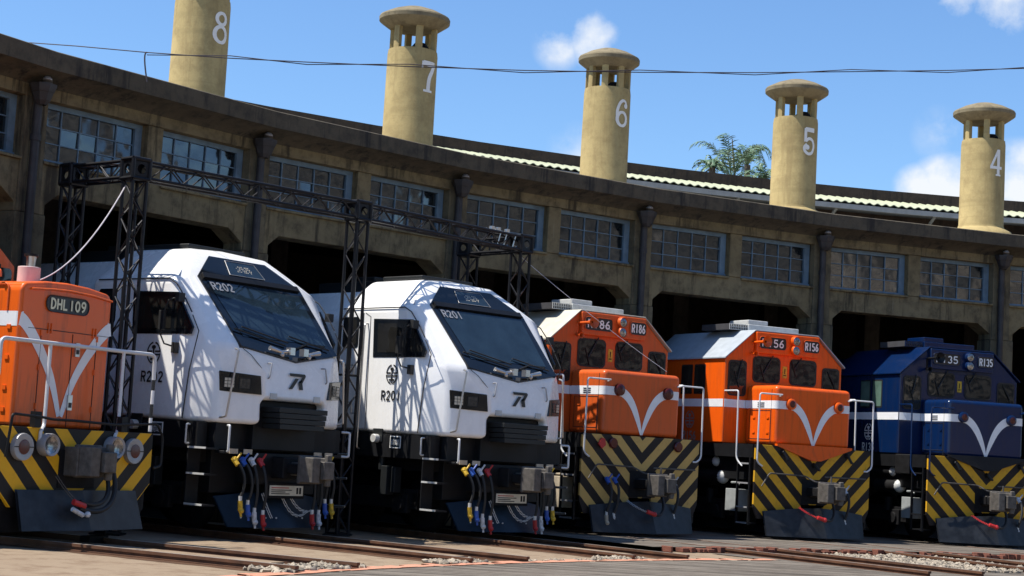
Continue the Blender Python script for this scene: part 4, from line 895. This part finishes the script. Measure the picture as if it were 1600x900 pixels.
    for s in (-1, 1):
        pipe_rail(root, [((s * .78, .0, zr - .02), 0), ((s * .80, -.09, zr), .0), ((s * 1.30, -.10, zr), .05), ((s * 1.31, -.10, 1.42), .08), ((s * 1.20, -.10, 1.36), .0), ((s * 1.16, -.06, 1.36), 0)], railm, .0155)
        pipe_rail(root, [((s * 1.34, .93, 2.70), 0), ((s * 1.36, .48, 2.70), .05), ((s * 1.36, .46, 1.46), .1), ((s * 1.34, .30, 1.34), 0)], railm, .0155)
        ld = MB()
        for z in (1.40, 1.05, .62, .34): ld.box(min(s * 1.12, s * 1.34), max(s * 1.12, s * 1.34), .10, .42, z - .02, z); ld.box(min(s * 1.335, s * 1.345), max(s * 1.335, s * 1.345), .10, .42, z - .024, z + .004, 1)
        ld.box(min(s * 1.30, s * 1.34), max(s * 1.30, s * 1.34), .43, .46, .30, 1.5).box(min(s * 1.30, s * 1.34), max(s * 1.30, s * 1.34), .06, .09, .30, 1.5); add(root, 'ladder', ld, [M['frame'], M['silver'] if sidenum != 'navy' else M['frame']])
        tk = MB()
        if vstyle == 0: tk.box(min(s * 1.02, s * 1.30), max(s * 1.02, s * 1.30), .50, .84, .48, 1.0)
        else: tk.box(min(s * 1.05, s * 1.28), max(s * 1.05, s * 1.28), .48, .86, .52, .92)
        tk.tube([(s * 1.2, .55, 1.0), (s * 1.2, .6, 1.04), (s * 1.2, .8, 1.03)], .02, 6); add(root, 'sand_box', tk, M['tan'] if vstyle == 0 else M['greybox'], bevel=.05, seg=3)
        if vstyle:
            ar = MB(); ar.cyl((s * 1.15, 1.15, 1.12), (s * 1.15, 1.9, 1.12), .13, 16).ball((s * 1.15, 1.15, 1.12), .13, 1, 14).cyl((s * 1.2, 1.3, 1.40), (s * 1.2, 1.9, 1.40), .10, 14).ball((s * 1.2, 1.3, 1.40), .10, 1, 12); add(root, 'air_reservoir', ar, [M['dark'], M['acgrey']])
    if sidenum == 'navy':
        cb = MB(); cb.box(-1.37, -1.1, .50, 1.0, 1.36, 1.74); add(root, 'corner_box', cb, M['dark'], bevel=.02)
    bogie(root, 1.0, 4.6); bogie(root, 7.8, 11.4)
    ft = MB(); ft.box(-1.15, 1.15, 5.0, 7.4, .4, 1.2); add(root, 'fuel_tank', ft, M['dark'], bevel=.08)
    return root
hood_loco(2, 27.25, 'R186', 'faded orange locomotive R186 with washed-out chevrons and a cream roof', M['orange_d'], M['roofcream'], M['chev_faded'], 0, 'orange', M['acgrey'], M['pipewhite'], None, 0)
hood_loco(3, 27.30, 'R156', 'bright orange locomotive R156 with a grey roof and pointed nose bottom', M['orange_b'], M['roofgrey'], M['chev'], 1, 'orange', M['acgrey'], M['pipewhite'], None, 1)
hood_loco(4, 27.30, 'R135', 'navy blue locomotive R135 with yellow chevrons', M['navy'], M['navy'], M['chev'], 2, 'navy', M['navy'], M['navy'], None, 1)

# ------------------------------------------------------------------ small orange switcher
def switcher():
    k, r0 = -1, 26.75; a = ang(k + .5); root = empty('switcher_locomotive', pol(r0, k + .5, 0), -a); tag(root, 'orange switcher DHL109 with white V stripe and white handrail', 'locomotive')
    P = M['orange']
    mb = MB(); pr = [(-.76, 1.345), (-.76, 2.93), (-.70, 3.0), (-.35, 3.045), (0, 3.06), (.35, 3.045), (.70, 3.0), (.76, 2.93), (.76, 1.345)]
    mb.prism([(x, .3, z) for x, z in pr], (0, 2.2, 0)); hood = add(root, 'hood', mb, P, bevel=.055, seg=4, sharp=50)
    rd = MB(); rd.tube([(-.62, .285, 2.93), (-.3, .28, 2.955), (0, .28, 2.965), (.4, .28, 2.95), (.74, .285, 2.915)], .013, 6); rd.build('drip_rail', P, hood)
    sm = MB()
    for x0 in (-.40, .12, .53): sm.tube([(x0, .297, 1.36), (x0, .297, 2.46)], .005, 5)
    sm.tube([(-.62, .297, 2.48), (.74, .297, 2.48)], .005, 5); sm.build('door_seam', M['darkline'], hood)
    for x in (-.40, .53):
        for z in (1.55, 2.0, 2.4): MB().cyl((x, .29, z), (x, .29, z + .07), .014, 6).build('hinge', P, hood)
    for x in (-.3, -.25, .45, .5): MB().box(x, x + .014, .285, .30, 2.44, 2.56).build('hinge', P, hood)
    for z in (1.5, 1.75, 2.1, 2.45): MB().box(-.775, -.76, .42, .48, z, z + .05).build('hinge', P, hood)
    for q in ((.16, .23, 2.20, 2.36), (.10, .17, 1.56, 1.74)): MB().box(q[0], q[1], .27, .3, q[2], q[3]).box(q[0] + .015, q[1] - .015, .262, .272, q[2] + .03, (q[2] + q[3]) / 2, 1).build('latch', [M['steel'], M['darkline']], hood)
    pt = MB(); pt.prism([(x, .285, z) for x, z in rrect(-.36, .34, 2.70, 2.885, .08)], (0, .02, 0)); po = pt.build('number_plate', M['plate'], hood)
    rg = [Vector((x, .283, z)) for x, z in rrect(-.36, .34, 2.70, 2.885, .08)]; MB().tube(rg + [rg[0]], .008, 5).build('plate_edge', M['plate'], po)
    lettering('plate_lettering', 'DHL109', M['letterbrass'], po, (-.01, .282, 2.792), (1, 0, 0), (0, 0, 1), .125, .60, .2)
    cv = smooth2([(.76, 2.57), (.71, 2.555), (.62, 2.485), (.47, 2.325), (.32, 2.13), (.19, 1.92), (.095, 1.70), (.018, 1.48)], 5); n = len(cv)
    veeribbon(root, cv, [.155 * (1 - .6 * (i / (n - 1)) ** 1.8) for i in range(n)], .298, M['stripe'])
    for s in (-1, 1):
        st = MB()
        pth = [(s * .764, 2.5), (s * .764, .36)] + [(s * (.704 + .06 * cos(t)), .36 - .062 * sin(t)) for t in [pi / 2 * i / 5 for i in range(6)]]
        for p, q in zip(pth[:-1], pth[1:]): st.poly([(p[0], p[1], 2.485), (q[0], q[1], 2.485), (q[0], q[1], 2.655), (p[0], p[1], 2.655)])
        add(root, 'white_band', st, M['stripe'], recalc=False, sharp=60)
    ss = MB(); ss.box(-.766, -.758, .66, .80, 2.70, 2.95); so_ = ss.build('warning_sticker', M['yellow'], hood)
    s2 = MB(); s2.box(-.769, -.765, .70, .76, 2.84, 2.90).box(-.769, -.765, .69, .77, 2.73, 2.755); s2.build('sticker_mark', M['black'], so_)
    sd_ = MB(); sd_.tube(arc([((-.765, .5, 2.66), 0), ((-.765, .5, 2.98), .08), ((-.765, 1.3, 2.98), 0)]), .012, 6); sd_.tube(arc([((-.80, .62, 3.05), 0), ((-.80, .62, 3.13), .05), ((-.80, .95, 3.13), .05), ((-.8, .95, 3.0), 0)]), .02, 6); sd_.build('side_pipework', P, hood)
    ex = MB(); ex.cyl((-.12, .85, 3.02), (-.12, .85, 3.24), .135, 20); eo = add(root, 'exhaust', ex, M['pink'], bevel=.01); ex = MB(); ex.cyl((-.10, .85, 3.24), (-.10, .85, 3.38), .05, 14, 0, .06).cyl((-.10, .85, 3.37), (-.10, .85, 3.40), .085, 14, 1); ex.build('exhaust_cap', [M['steel'], M['black']], eo)
    cb = MB(); cb.prism([(x, 2.5, z) for x, z in ((-1.30, 1.345), (-1.30, 3.42), (-.9, 3.72), (0, 3.86), (.9, 3.72), (1.30, 3.42), (1.30, 1.345))], (0, 2.6, 0)); co = add(root, 'cab', cb, P, bevel=.04)
    for s in (-1, 1): MB().prism([(s * x, 2.488, z) for x, z in rrect(.84, 1.22, 2.75, 3.38, .06)], (0, .02, 0)).build('cab_window', M['cabglass'], co)
    for s in (-1, 1):
        f = MB(); f.prism([(s * 1.302, y, z) for y, z in rrect(2.75, 3.5, 2.5, 3.25, .06)], (-s * .03, 0, 0)); fo = f.build('side_window', M['rubber'], co)
        f = MB(); f.poly([(s * 1.306, y, z) for y, z in rrect(2.79, 3.46, 2.54, 3.21, .05)]); f.build('glass', M['cabglass'], fo, recalc=False)
        MB().tube([(s * 1.302, 3.75, 1.4), (s * 1.302, 3.75, 3.3), (s * 1.302, 4.4, 3.3), (s * 1.302, 4.4, 1.4)], .008, 5).build('door_seam', M['darkline'], co)
    wp = MB(); wp.tube([(.98, 2.47, 3.42), (1.05, 2.46, 2.95)], .015, 5); wp.build('wiper', M['rubber'], co)
    rh = MB(); rh.prism([(x, 5.1, z) for x, z in ((-.76, 1.345), (-.76, 3.0), (.76, 3.0), (.76, 1.345))], (0, 4, 0)); add(root, 'rear_hood', rh, P, bevel=.05)
    dk = MB(); dk.box(-1.30, 1.30, .02, 9.3, 1.18, 1.342); add(root, 'deck', dk, M['frame'])
    pp = MB(); pp.prism([(-1.30, -.04, 1.338), (1.30, -.04, 1.338), (1.30, -.04, .72), (1.02, -.04, .44), (-1.02, -.04, .44), (-1.30, -.04, .72)], (0, .05, 0)); ppo = add(root, 'pilot_plate', pp, M['chev_clean'], bevel=.004, seg=1)
    dp = MB(); dp.box(-.30, .30, -.05, .2, .66, 1.10); dp.build('coupler_opening', M['dark'], ppo)
    for s in (-1, 1):
        q = MB(); q.lathe([(.055, -.09), (.075, -.10), (.15, -.10), (.155, -.08), (.155, -.04)], (s * .925, .0, 1.115), 24, axis='y'); qo = add(root, 'marker_light', q, M['silver'])
        q = MB(); q.lathe([(0, -.108), (.04, -.108), (.085, -.103)], (s * .925, 0, 1.115), 16, axis='y'); q.box(s * .925 - .15, s * .925 + .15, -.104, -.098, 1.11, 1.12, 1); q.build('lens', [M['redlens'], M['black']], qo)
        q = MB(); q.lathe([(.10, -.15), (.125, -.16), (.13, -.14), (.13, -.04)], (s * .55, .0, 1.15), 24, axis='y'); qo = add(root, 'headlight', q, M['silver'])
        q = MB(); q.lathe([(0, -.13), (.07, -.135), (.105, -.15)], (s * .55, 0, 1.15), 20, axis='y'); q.build('lens', M['lens'], qo)
    pw = MB(); tp = [(-.98, -.10, .64), (.0, -.16, .64), (.98, -.10, .64)]; bt = [(-1.0, -.24, .19), (0, -.34, .19), (1.0, -.24, .19)]
    for i in range(2): pw.poly([tp[i], tp[i + 1], bt[i + 1], bt[i]]); pw.poly([tuple(Vector(q) + Vector((0, .04, 0))) for q in (tp[i], tp[i + 1], bt[i + 1], bt[i])])
    add(root, 'snow_plough', pw, M['plow'], sharp=5)
    sb = MB(); sb.prism([(-1.28, .02, .42), (-1.05, .02, .16), (1.05, .02, .16), (1.28, .02, .42), (1.28, .02, .7), (-1.28, .02, .7)], (0, .1, 0)).box(.30, .62, -.05, .1, .02, .10); add(root, 'step_board', sb, M['dark'])
    coupler(root, -.40, .98, M['castiron']); ck = MB(); ck.box(-.22, .22, -.25, .1, .80, 1.14); add(root, 'coupler_pocket', ck, M['castiron'], bevel=.02)
    hs = MB(); hs.tube(bez((.42, -.15, 1.0), (.5, -.35, .6), (.2, -.42, .30), (-.22, -.34, .45), 14), .03, 8).tube(bez((.36, -.15, .9), (.4, -.3, .55), (.1, -.38, .42), (-.18, -.3, .52), 14), .026, 8); ho = add(root, 'air_hose', hs, M['rubber'])
    hc = MB(); hc.cyl((-.16, -.36, .47), (-.32, -.33, .52), .035, 8).cyl((-.2, -.38, .37), (-.36, -.36, .44), .028, 8, 1).ball((-.13, -.38, .38), .04, 1, 8); hc.build('hose_coupling', [M['red'], M['palewhite']], ho)
    chain(root, (-.42, -.14, .80), (-.24, -.33, .50), .02, M['castiron'])
    lv = MB(); lv.tube(arc([((-1.24, -.14, 1.0), 0), ((-1.20, -.16, 1.48), .05), ((-.7, -.1, 1.46), .05), ((-.5, -.1, 1.44), .03), ((-.2, -.14, 1.44), .0), ((.5, -.14, 1.42), .0), ((1.22, -.16, 1.46), .06), ((1.34, -.16, 1.3), .05), ((1.34, -.16, .95), .05), ((1.20, -.16, .92), 0)]), .016, 7)
    for x in (-.72, .72): lv.box(x - .05, x + .05, -.08, .0, 1.34, 1.52)
    add(root, 'uncoupling_lever', lv, M['black'])
    z = 2.31
    pipe_rail(root, [((-1.29, .02, 1.9), 0), ((-1.29, .02, z), .08), ((1.29, .02, z), .08), ((1.30, .02, 2.0), 0)], M['pipewhite'], .024)
    for x in (-.52, .72):
        pipe_rail(root, [((x, .02, z), 0), ((x, .02, 1.36), .06), ((x - .13, -.06, 1.30), .02), ((x - .13, -.06, 1.12), 0)], M['pipewhite'], .021)
    for s in (-1, 1):
        po_ = MB(); po_.tube([(s * 1.30, .02, 1.30), (s * 1.30, .02, 2.05)], .021, 8); add(root, 'banded_post', po_, M['banded'])
        po_ = MB(); po_.tube(arc([((s * .92, 1.1, 1.35), 0), ((s * .92, 1.1, 2.26), .05), ((s * .80, 1.15, 2.28), 0)]), .021, 8); add(root, 'banded_post', po_, M['banded'])
    bogie(root, .7, 3.6, 1.0); bogie(root, 5.6, 8.6, 1.0)
    return root
switcher()

# ------------------------------------------------------------------ black lighting truss
def truss_run(mb, p0, p1, s, up=None, step=None):
    p0 = Vector(p0); p1 = Vector(p1); d = p1 - p0; Ln = d.length; t = d.normalized()
    u = Vector(up) if up else Vector((0, 0, 1)); u = (u - t * u.dot(t)).normalized(); v = t.cross(u); h = s / 2 - .02
    cs = [(h, h), (h, -h), (-h, -h), (-h, h)]; ch = [u * a + v * b for a, b in cs]
    for c in ch: mb.tube([p0 + c, p1 + c], .025, 8)
    n = max(2, round(Ln / (step or s * 1.0)))
    for f in range(4):
        a, b = ch[f], ch[(f + 1) % 4]
        for i in range(n):
            q0, q1 = p0 + d * (i / n), p0 + d * ((i + 1) / n)
            A, B_ = (a, b) if (i + f) % 2 else (b, a); mb.tube([q0 + A, q1 + B_], .011, 5, 1)
    for q in (p0, p1, p0 + d * .5):
        for f in range(4): mb.tube([q + ch[f], q + ch[(f + 1) % 4]], .014, 6)
TR = empty('lighting_truss', pol(28, 1)); tag(TR, 'black box truss goalpost frame standing around the white locomotives', 'truss frame')
S_ = .26; ZT = 4.81
A_, B_, C_ = Vector((-5.08, 22.39, 0)), Vector((-2.36, 25.25, 0)), Vector((.11, 28.2, 0))
D_ = Vector((-6.12, 23.25, 0)); E_ = Vector((-.78, 29.15, 0))
tl = TR.location
for p in (A_, B_, C_, D_, E_):
    mb = MB(); zt = ZT
    dirv = (B_ - A_).normalized()
    truss_run(mb, p - tl + Vector((0, 0, .03)), p - tl + Vector((0, 0, zt - .13)), S_, dirv)
    mb.box(p.x - tl.x - .2, p.x - tl.x + .2, p.y - tl.y - .2, p.y - tl.y + .2, 0, .02)
    mb.build('post', [M['truss'], M['trussbrace']], TR)
    cbk = MB(); h = S_ / 2
    e = lambda sx, sy, sz: (sx * h, sy * h, sz * h)
    for sx in (-1, 1):
        for sy in (-1, 1): cbk.tube([e(sx, sy, -1), e(sx, sy, 1)], .03, 8); cbk.tube([e(sx, -1, sy), e(sx, 1, sy)], .03, 8); cbk.tube([e(-1, sx, sy), e(1, sx, sy)], .03, 8)
    for s in (-1, 1):
        for ax in (0, 1, 2):
            n = 16; outer = []; inner = []
            for i in range(n):
                q = 2 * pi * i / n; c0, s0 = cos(q), sin(q); mx = max(abs(c0), abs(s0)); o_ = (c0 / mx * h, s0 / mx * h); i_ = (c0 * h * .5, s0 * h * .5)
                def mk3(t, d): 
                    v = [0, 0, 0]; v[ax] = s * (h + d); v[(ax + 1) % 3] = t[0]; v[(ax + 2) % 3] = t[1]; return tuple(v)
                outer.append(mk3(o_, .004)); inner.append(mk3(i_, .004))
            for i in range(n): cbk.poly([outer[i], outer[(i + 1) % n], inner[(i + 1) % n], inner[i]])
    cbk.build('corner_block', M['truss'], TR, loc=tuple(p - tl + Vector((0, 0, zt))), rz=math.atan2(dirv.y, dirv.x))
for p, q in ((A_, B_), (B_, C_), (A_, D_), (C_, E_)):
    d = (q - p).normalized() * .15; mb = MB(); truss_run(mb, p - tl + d + Vector((0, 0, ZT)), q - tl - d + Vector((0, 0, ZT)), S_)
    mb.build('beam', [M['truss'], M['trussbrace']], TR)
cl_ = MB()
bc = (C_ - B_)
for t in (.80, .84, .9): 
    q = B_ + bc * t - tl; cl_.cyl((q.x, q.y, ZT + .1), (q.x, q.y, ZT + .2), .05, 8).tube([(q.x - .1, q.y, ZT + .16), (q.x + .15, q.y, ZT + .1), (q.x + .1, q.y, ZT - .12)], .016, 6)
cl_.build('clamp', M['steel'], TR)

# ------------------------------------------------------------------ cables
def ray_at(px, py, y): d = pix_dir(px, py); t = y / d.y; return Vector((d.x * t, d.y * t, CAM_H + d.z * t))
sw = root_ = None
cbm = MB(); p0 = Vector((A_.x - .12, A_.y, ZT - .22)); p1 = pol(26.75, -.5) + Vector((sin(ang(-.5)), cos(ang(-.5)), 0)) * .9 + Vector((cos(ang(-.5)), -sin(ang(-.5)), 0)) * .0 + Vector((0, 0, 3.07))
pts = [p0.lerp(p1, t) + Vector((0, 0, -.42 * 4 * t * (1 - t) * .6)) for t in [i / 16 for i in range(17)]]
tag(cbm.tube(pts, .009, 6).build('cable', M['cablewhite']), 'pale cable drooping from the truss corner to the orange switcher', 'cable')
wire_px = [(36, 66, 24.5), (120, 72, 24), (230, 82, 23.6), (360, 91, 23.5), (480, 97, 23.6), (640, 104, 24), (820, 110, 24.5), (1000, 113, 25), (1180, 113.5, 25.5), (1330, 112, 26), (1480, 110, 26.5), (1640, 106, 27), (1900, 98, 28), (2300, 80, 30)]
wp3 = [ray_at(*q) for q in wire_px]; wmb = MB(); wmb.tube(wp3, .0075, 6)
P2 = []
for i, p in enumerate(wp3[2:]):
    P2.append(p + Vector((0, 0, .035 * (1 if i % 2 else -1))))
wmb.tube(P2, .007, 6)
wmb.tube(bez(wp3[2], wp3[2] + Vector((-.06, 0, .02)), wp3[2] + Vector((-.02, 0, -.2)), wp3[2] + Vector((.03, 0, -.42)), 10), .011, 6)
tag(wmb.build('overhead_wire', M['cable']), 'twin black overhead wire crossing the sky before the chimneys', 'overhead wire')
w2 = MB(); pa = C_ + Vector((0, 0, ZT - .2)); pb = ray_at(1042, 581, 28.6); w2.tube([pa.lerp(pb, i / 8) + Vector((0, 0, -.05 * 4 * (i / 8) * (1 - i / 8))) for i in range(9)], .004, 5)
tag(w2.build('guy_wire', M['cablewhite']), 'thin wire slanting from the truss end across the faded orange cab', 'wire')

# ------------------------------------------------------------------ palms behind the roof
def palm(c, nf, L_, droop, lab, trunk_h, spread=1.0, fan=False):
    root = empty('palm_tree', (c.x, c.y, 0)); tag(root, lab, 'palm tree', 'palms beyond the roof')
    h = c.z; tr = MB(); tr.tube([(0, 0, 0), (.1, 0, h * .5), (0, 0, h)], .16, 10, rs=[.22, .17, .12]); tr.build('trunk', M['bark'], root)
    cr = MB()
    for i in range(nf):
        az = 2 * pi * i / nf + random.uniform(-.25, .25); el = random.uniform(.35, 1.4) if not fan else random.uniform(-.4, 1.3)
        Ln = L_ * random.uniform(.7, 1.15); dirh = Vector((cos(az), sin(az), 0)) * spread
        p = Vector((0, 0, h)); v = dirh * cos(el) + Vector((0, 0, sin(el))); n = 13; spine = [p.copy()]
        for j in range(n):
            p = p + v.normalized() * Ln / n; v.z -= droop * (j / n) * .75; spine.append(p.copy())
        cr.tube(spine, .02, 4, rs=[.022 * (1 - .85 * q / n) for q in range(n + 1)])
        for j in range(3, n + 1):
            t = (spine[j] - spine[j - 1]).normalized(); side = t.cross(Vector((0, 0, 1)))
            if side.length < .05: side = Vector((1, 0, 0))
            side.normalize()
            for q in (0, .5):
                b = spine[j - 1].lerp(spine[j], q)
                for s in (-1, 1):
                    if random.random() < .12: continue
                    ll = Ln * (.24 if not fan else .2) * (1 - .55 * abs(j / n - .5) * 2) * random.uniform(.7, 1.2)
                    tip = b + side * s * ll * .7 + t * ll * random.uniform(.4, .7) + Vector((0, 0, -ll * random.uniform(.05, .6)))
                    mid = b.lerp(tip, .5) + Vector((0, 0, ll * .08)); wv = t * .016
                    cr.poly([b - wv, mid - wv * 1.4, tip, mid + wv * 1.4, b + wv])
    cr.build('crown', M['leaf'], root, recalc=False)
palm(ray_at(1143, 280, 66), 15, 2.35, .34, 'tall green palm with feathery drooping fronds beside a bare spike', 1)
palm(ray_at(1168, 258, 68), 15, 1.75, .7, 'dense drooping palm crown next to the bare spike', 1)
palm(ray_at(1113, 262, 64), 22, 1.0, .5, 'small spiky palm at the left of the clump', 1, 1, True)
palm(ray_at(1192, 285, 64), 14, 1.15, .5, 'low palm fronds beside the chimney numbered 5', 1)
sp_ = MB(); b0 = ray_at(1150, 300, 66); b1 = ray_at(1144, 217, 66); sp_.tube([(b0.x, b0.y, 0), b0, b1], .05, 6, rs=[.06, .05, .02]); tag(sp_.build('bare_pole', M['bark']), 'thin bare spike standing up among the palms', 'pole')

# ------------------------------------------------------------------ houses across the yard, behind the camera (reflected in the panes)
def block(x, y, rz, w_, d_, h_, lab, mt):
    b = MB(); b.box(-w_ / 2, w_ / 2, -d_ / 2, d_ / 2, 0, h_); o = b.build('apartment_block', M[mt], loc=(x, y, 0), rz=rz); tag(o, lab, 'apartment block', kind='structure')
    wn = MB(); nf = int(h_ / 3.1)
    for f in range(nf):
        for i in range(int(w_ / 3)):
            x0 = -w_ / 2 + 1 + i * 3.0 + (.3 if f % 2 else 0); wn.box(x0, x0 + 1.4, d_ / 2 - .05, d_ / 2 + .04, f * 3.1 + 1, f * 3.1 + 2.4)
        wn.box(-w_ / 2, w_ / 2, d_ / 2, d_ / 2 + .7, f * 3.1 - .1, f * 3.1 + .15, 1)
        for i in range(int(d_ / 3)):
            for s in (-1, 1): wn.box(s * w_ / 2 - .04, s * w_ / 2 + .04, -d_ / 2 + 1 + i * 3, -d_ / 2 + 2.3 + i * 3, f * 3.1 + 1, f * 3.1 + 2.4)
    wn.build('window', [M['aptwin'], M[mt]], o)
M['aptgrey'] = simple('grey_apartment_render', (.20, .19, .17), .8, var=.15, scale=.5)
for dx, dy, w_, h_, lab, mt in ((1.0, .02, 34, 38, 'grey apartment block at the far right across the yard', 'aptgrey'), (.955, -.29, 28, 44, 'tall grey apartment block across the yard', 'aptgrey'), (.85, -.52, 26, 34, 'pale apartment block across the yard', 'apt'), (.70, -.71, 24, 36, 'pale apartment block with balconies across the yard', 'apt'), (.45, -.9, 24, 28, 'low pale apartment block across the yard', 'apt')):
    n_ = Vector((dx, dy, 0)).normalized(); c = Vector((OX, OY, 0)) + n_ * 78; block(c.x, c.y, math.atan2(-n_.y, -n_.x) - pi / 2, w_, 12, h_, lab, mt)
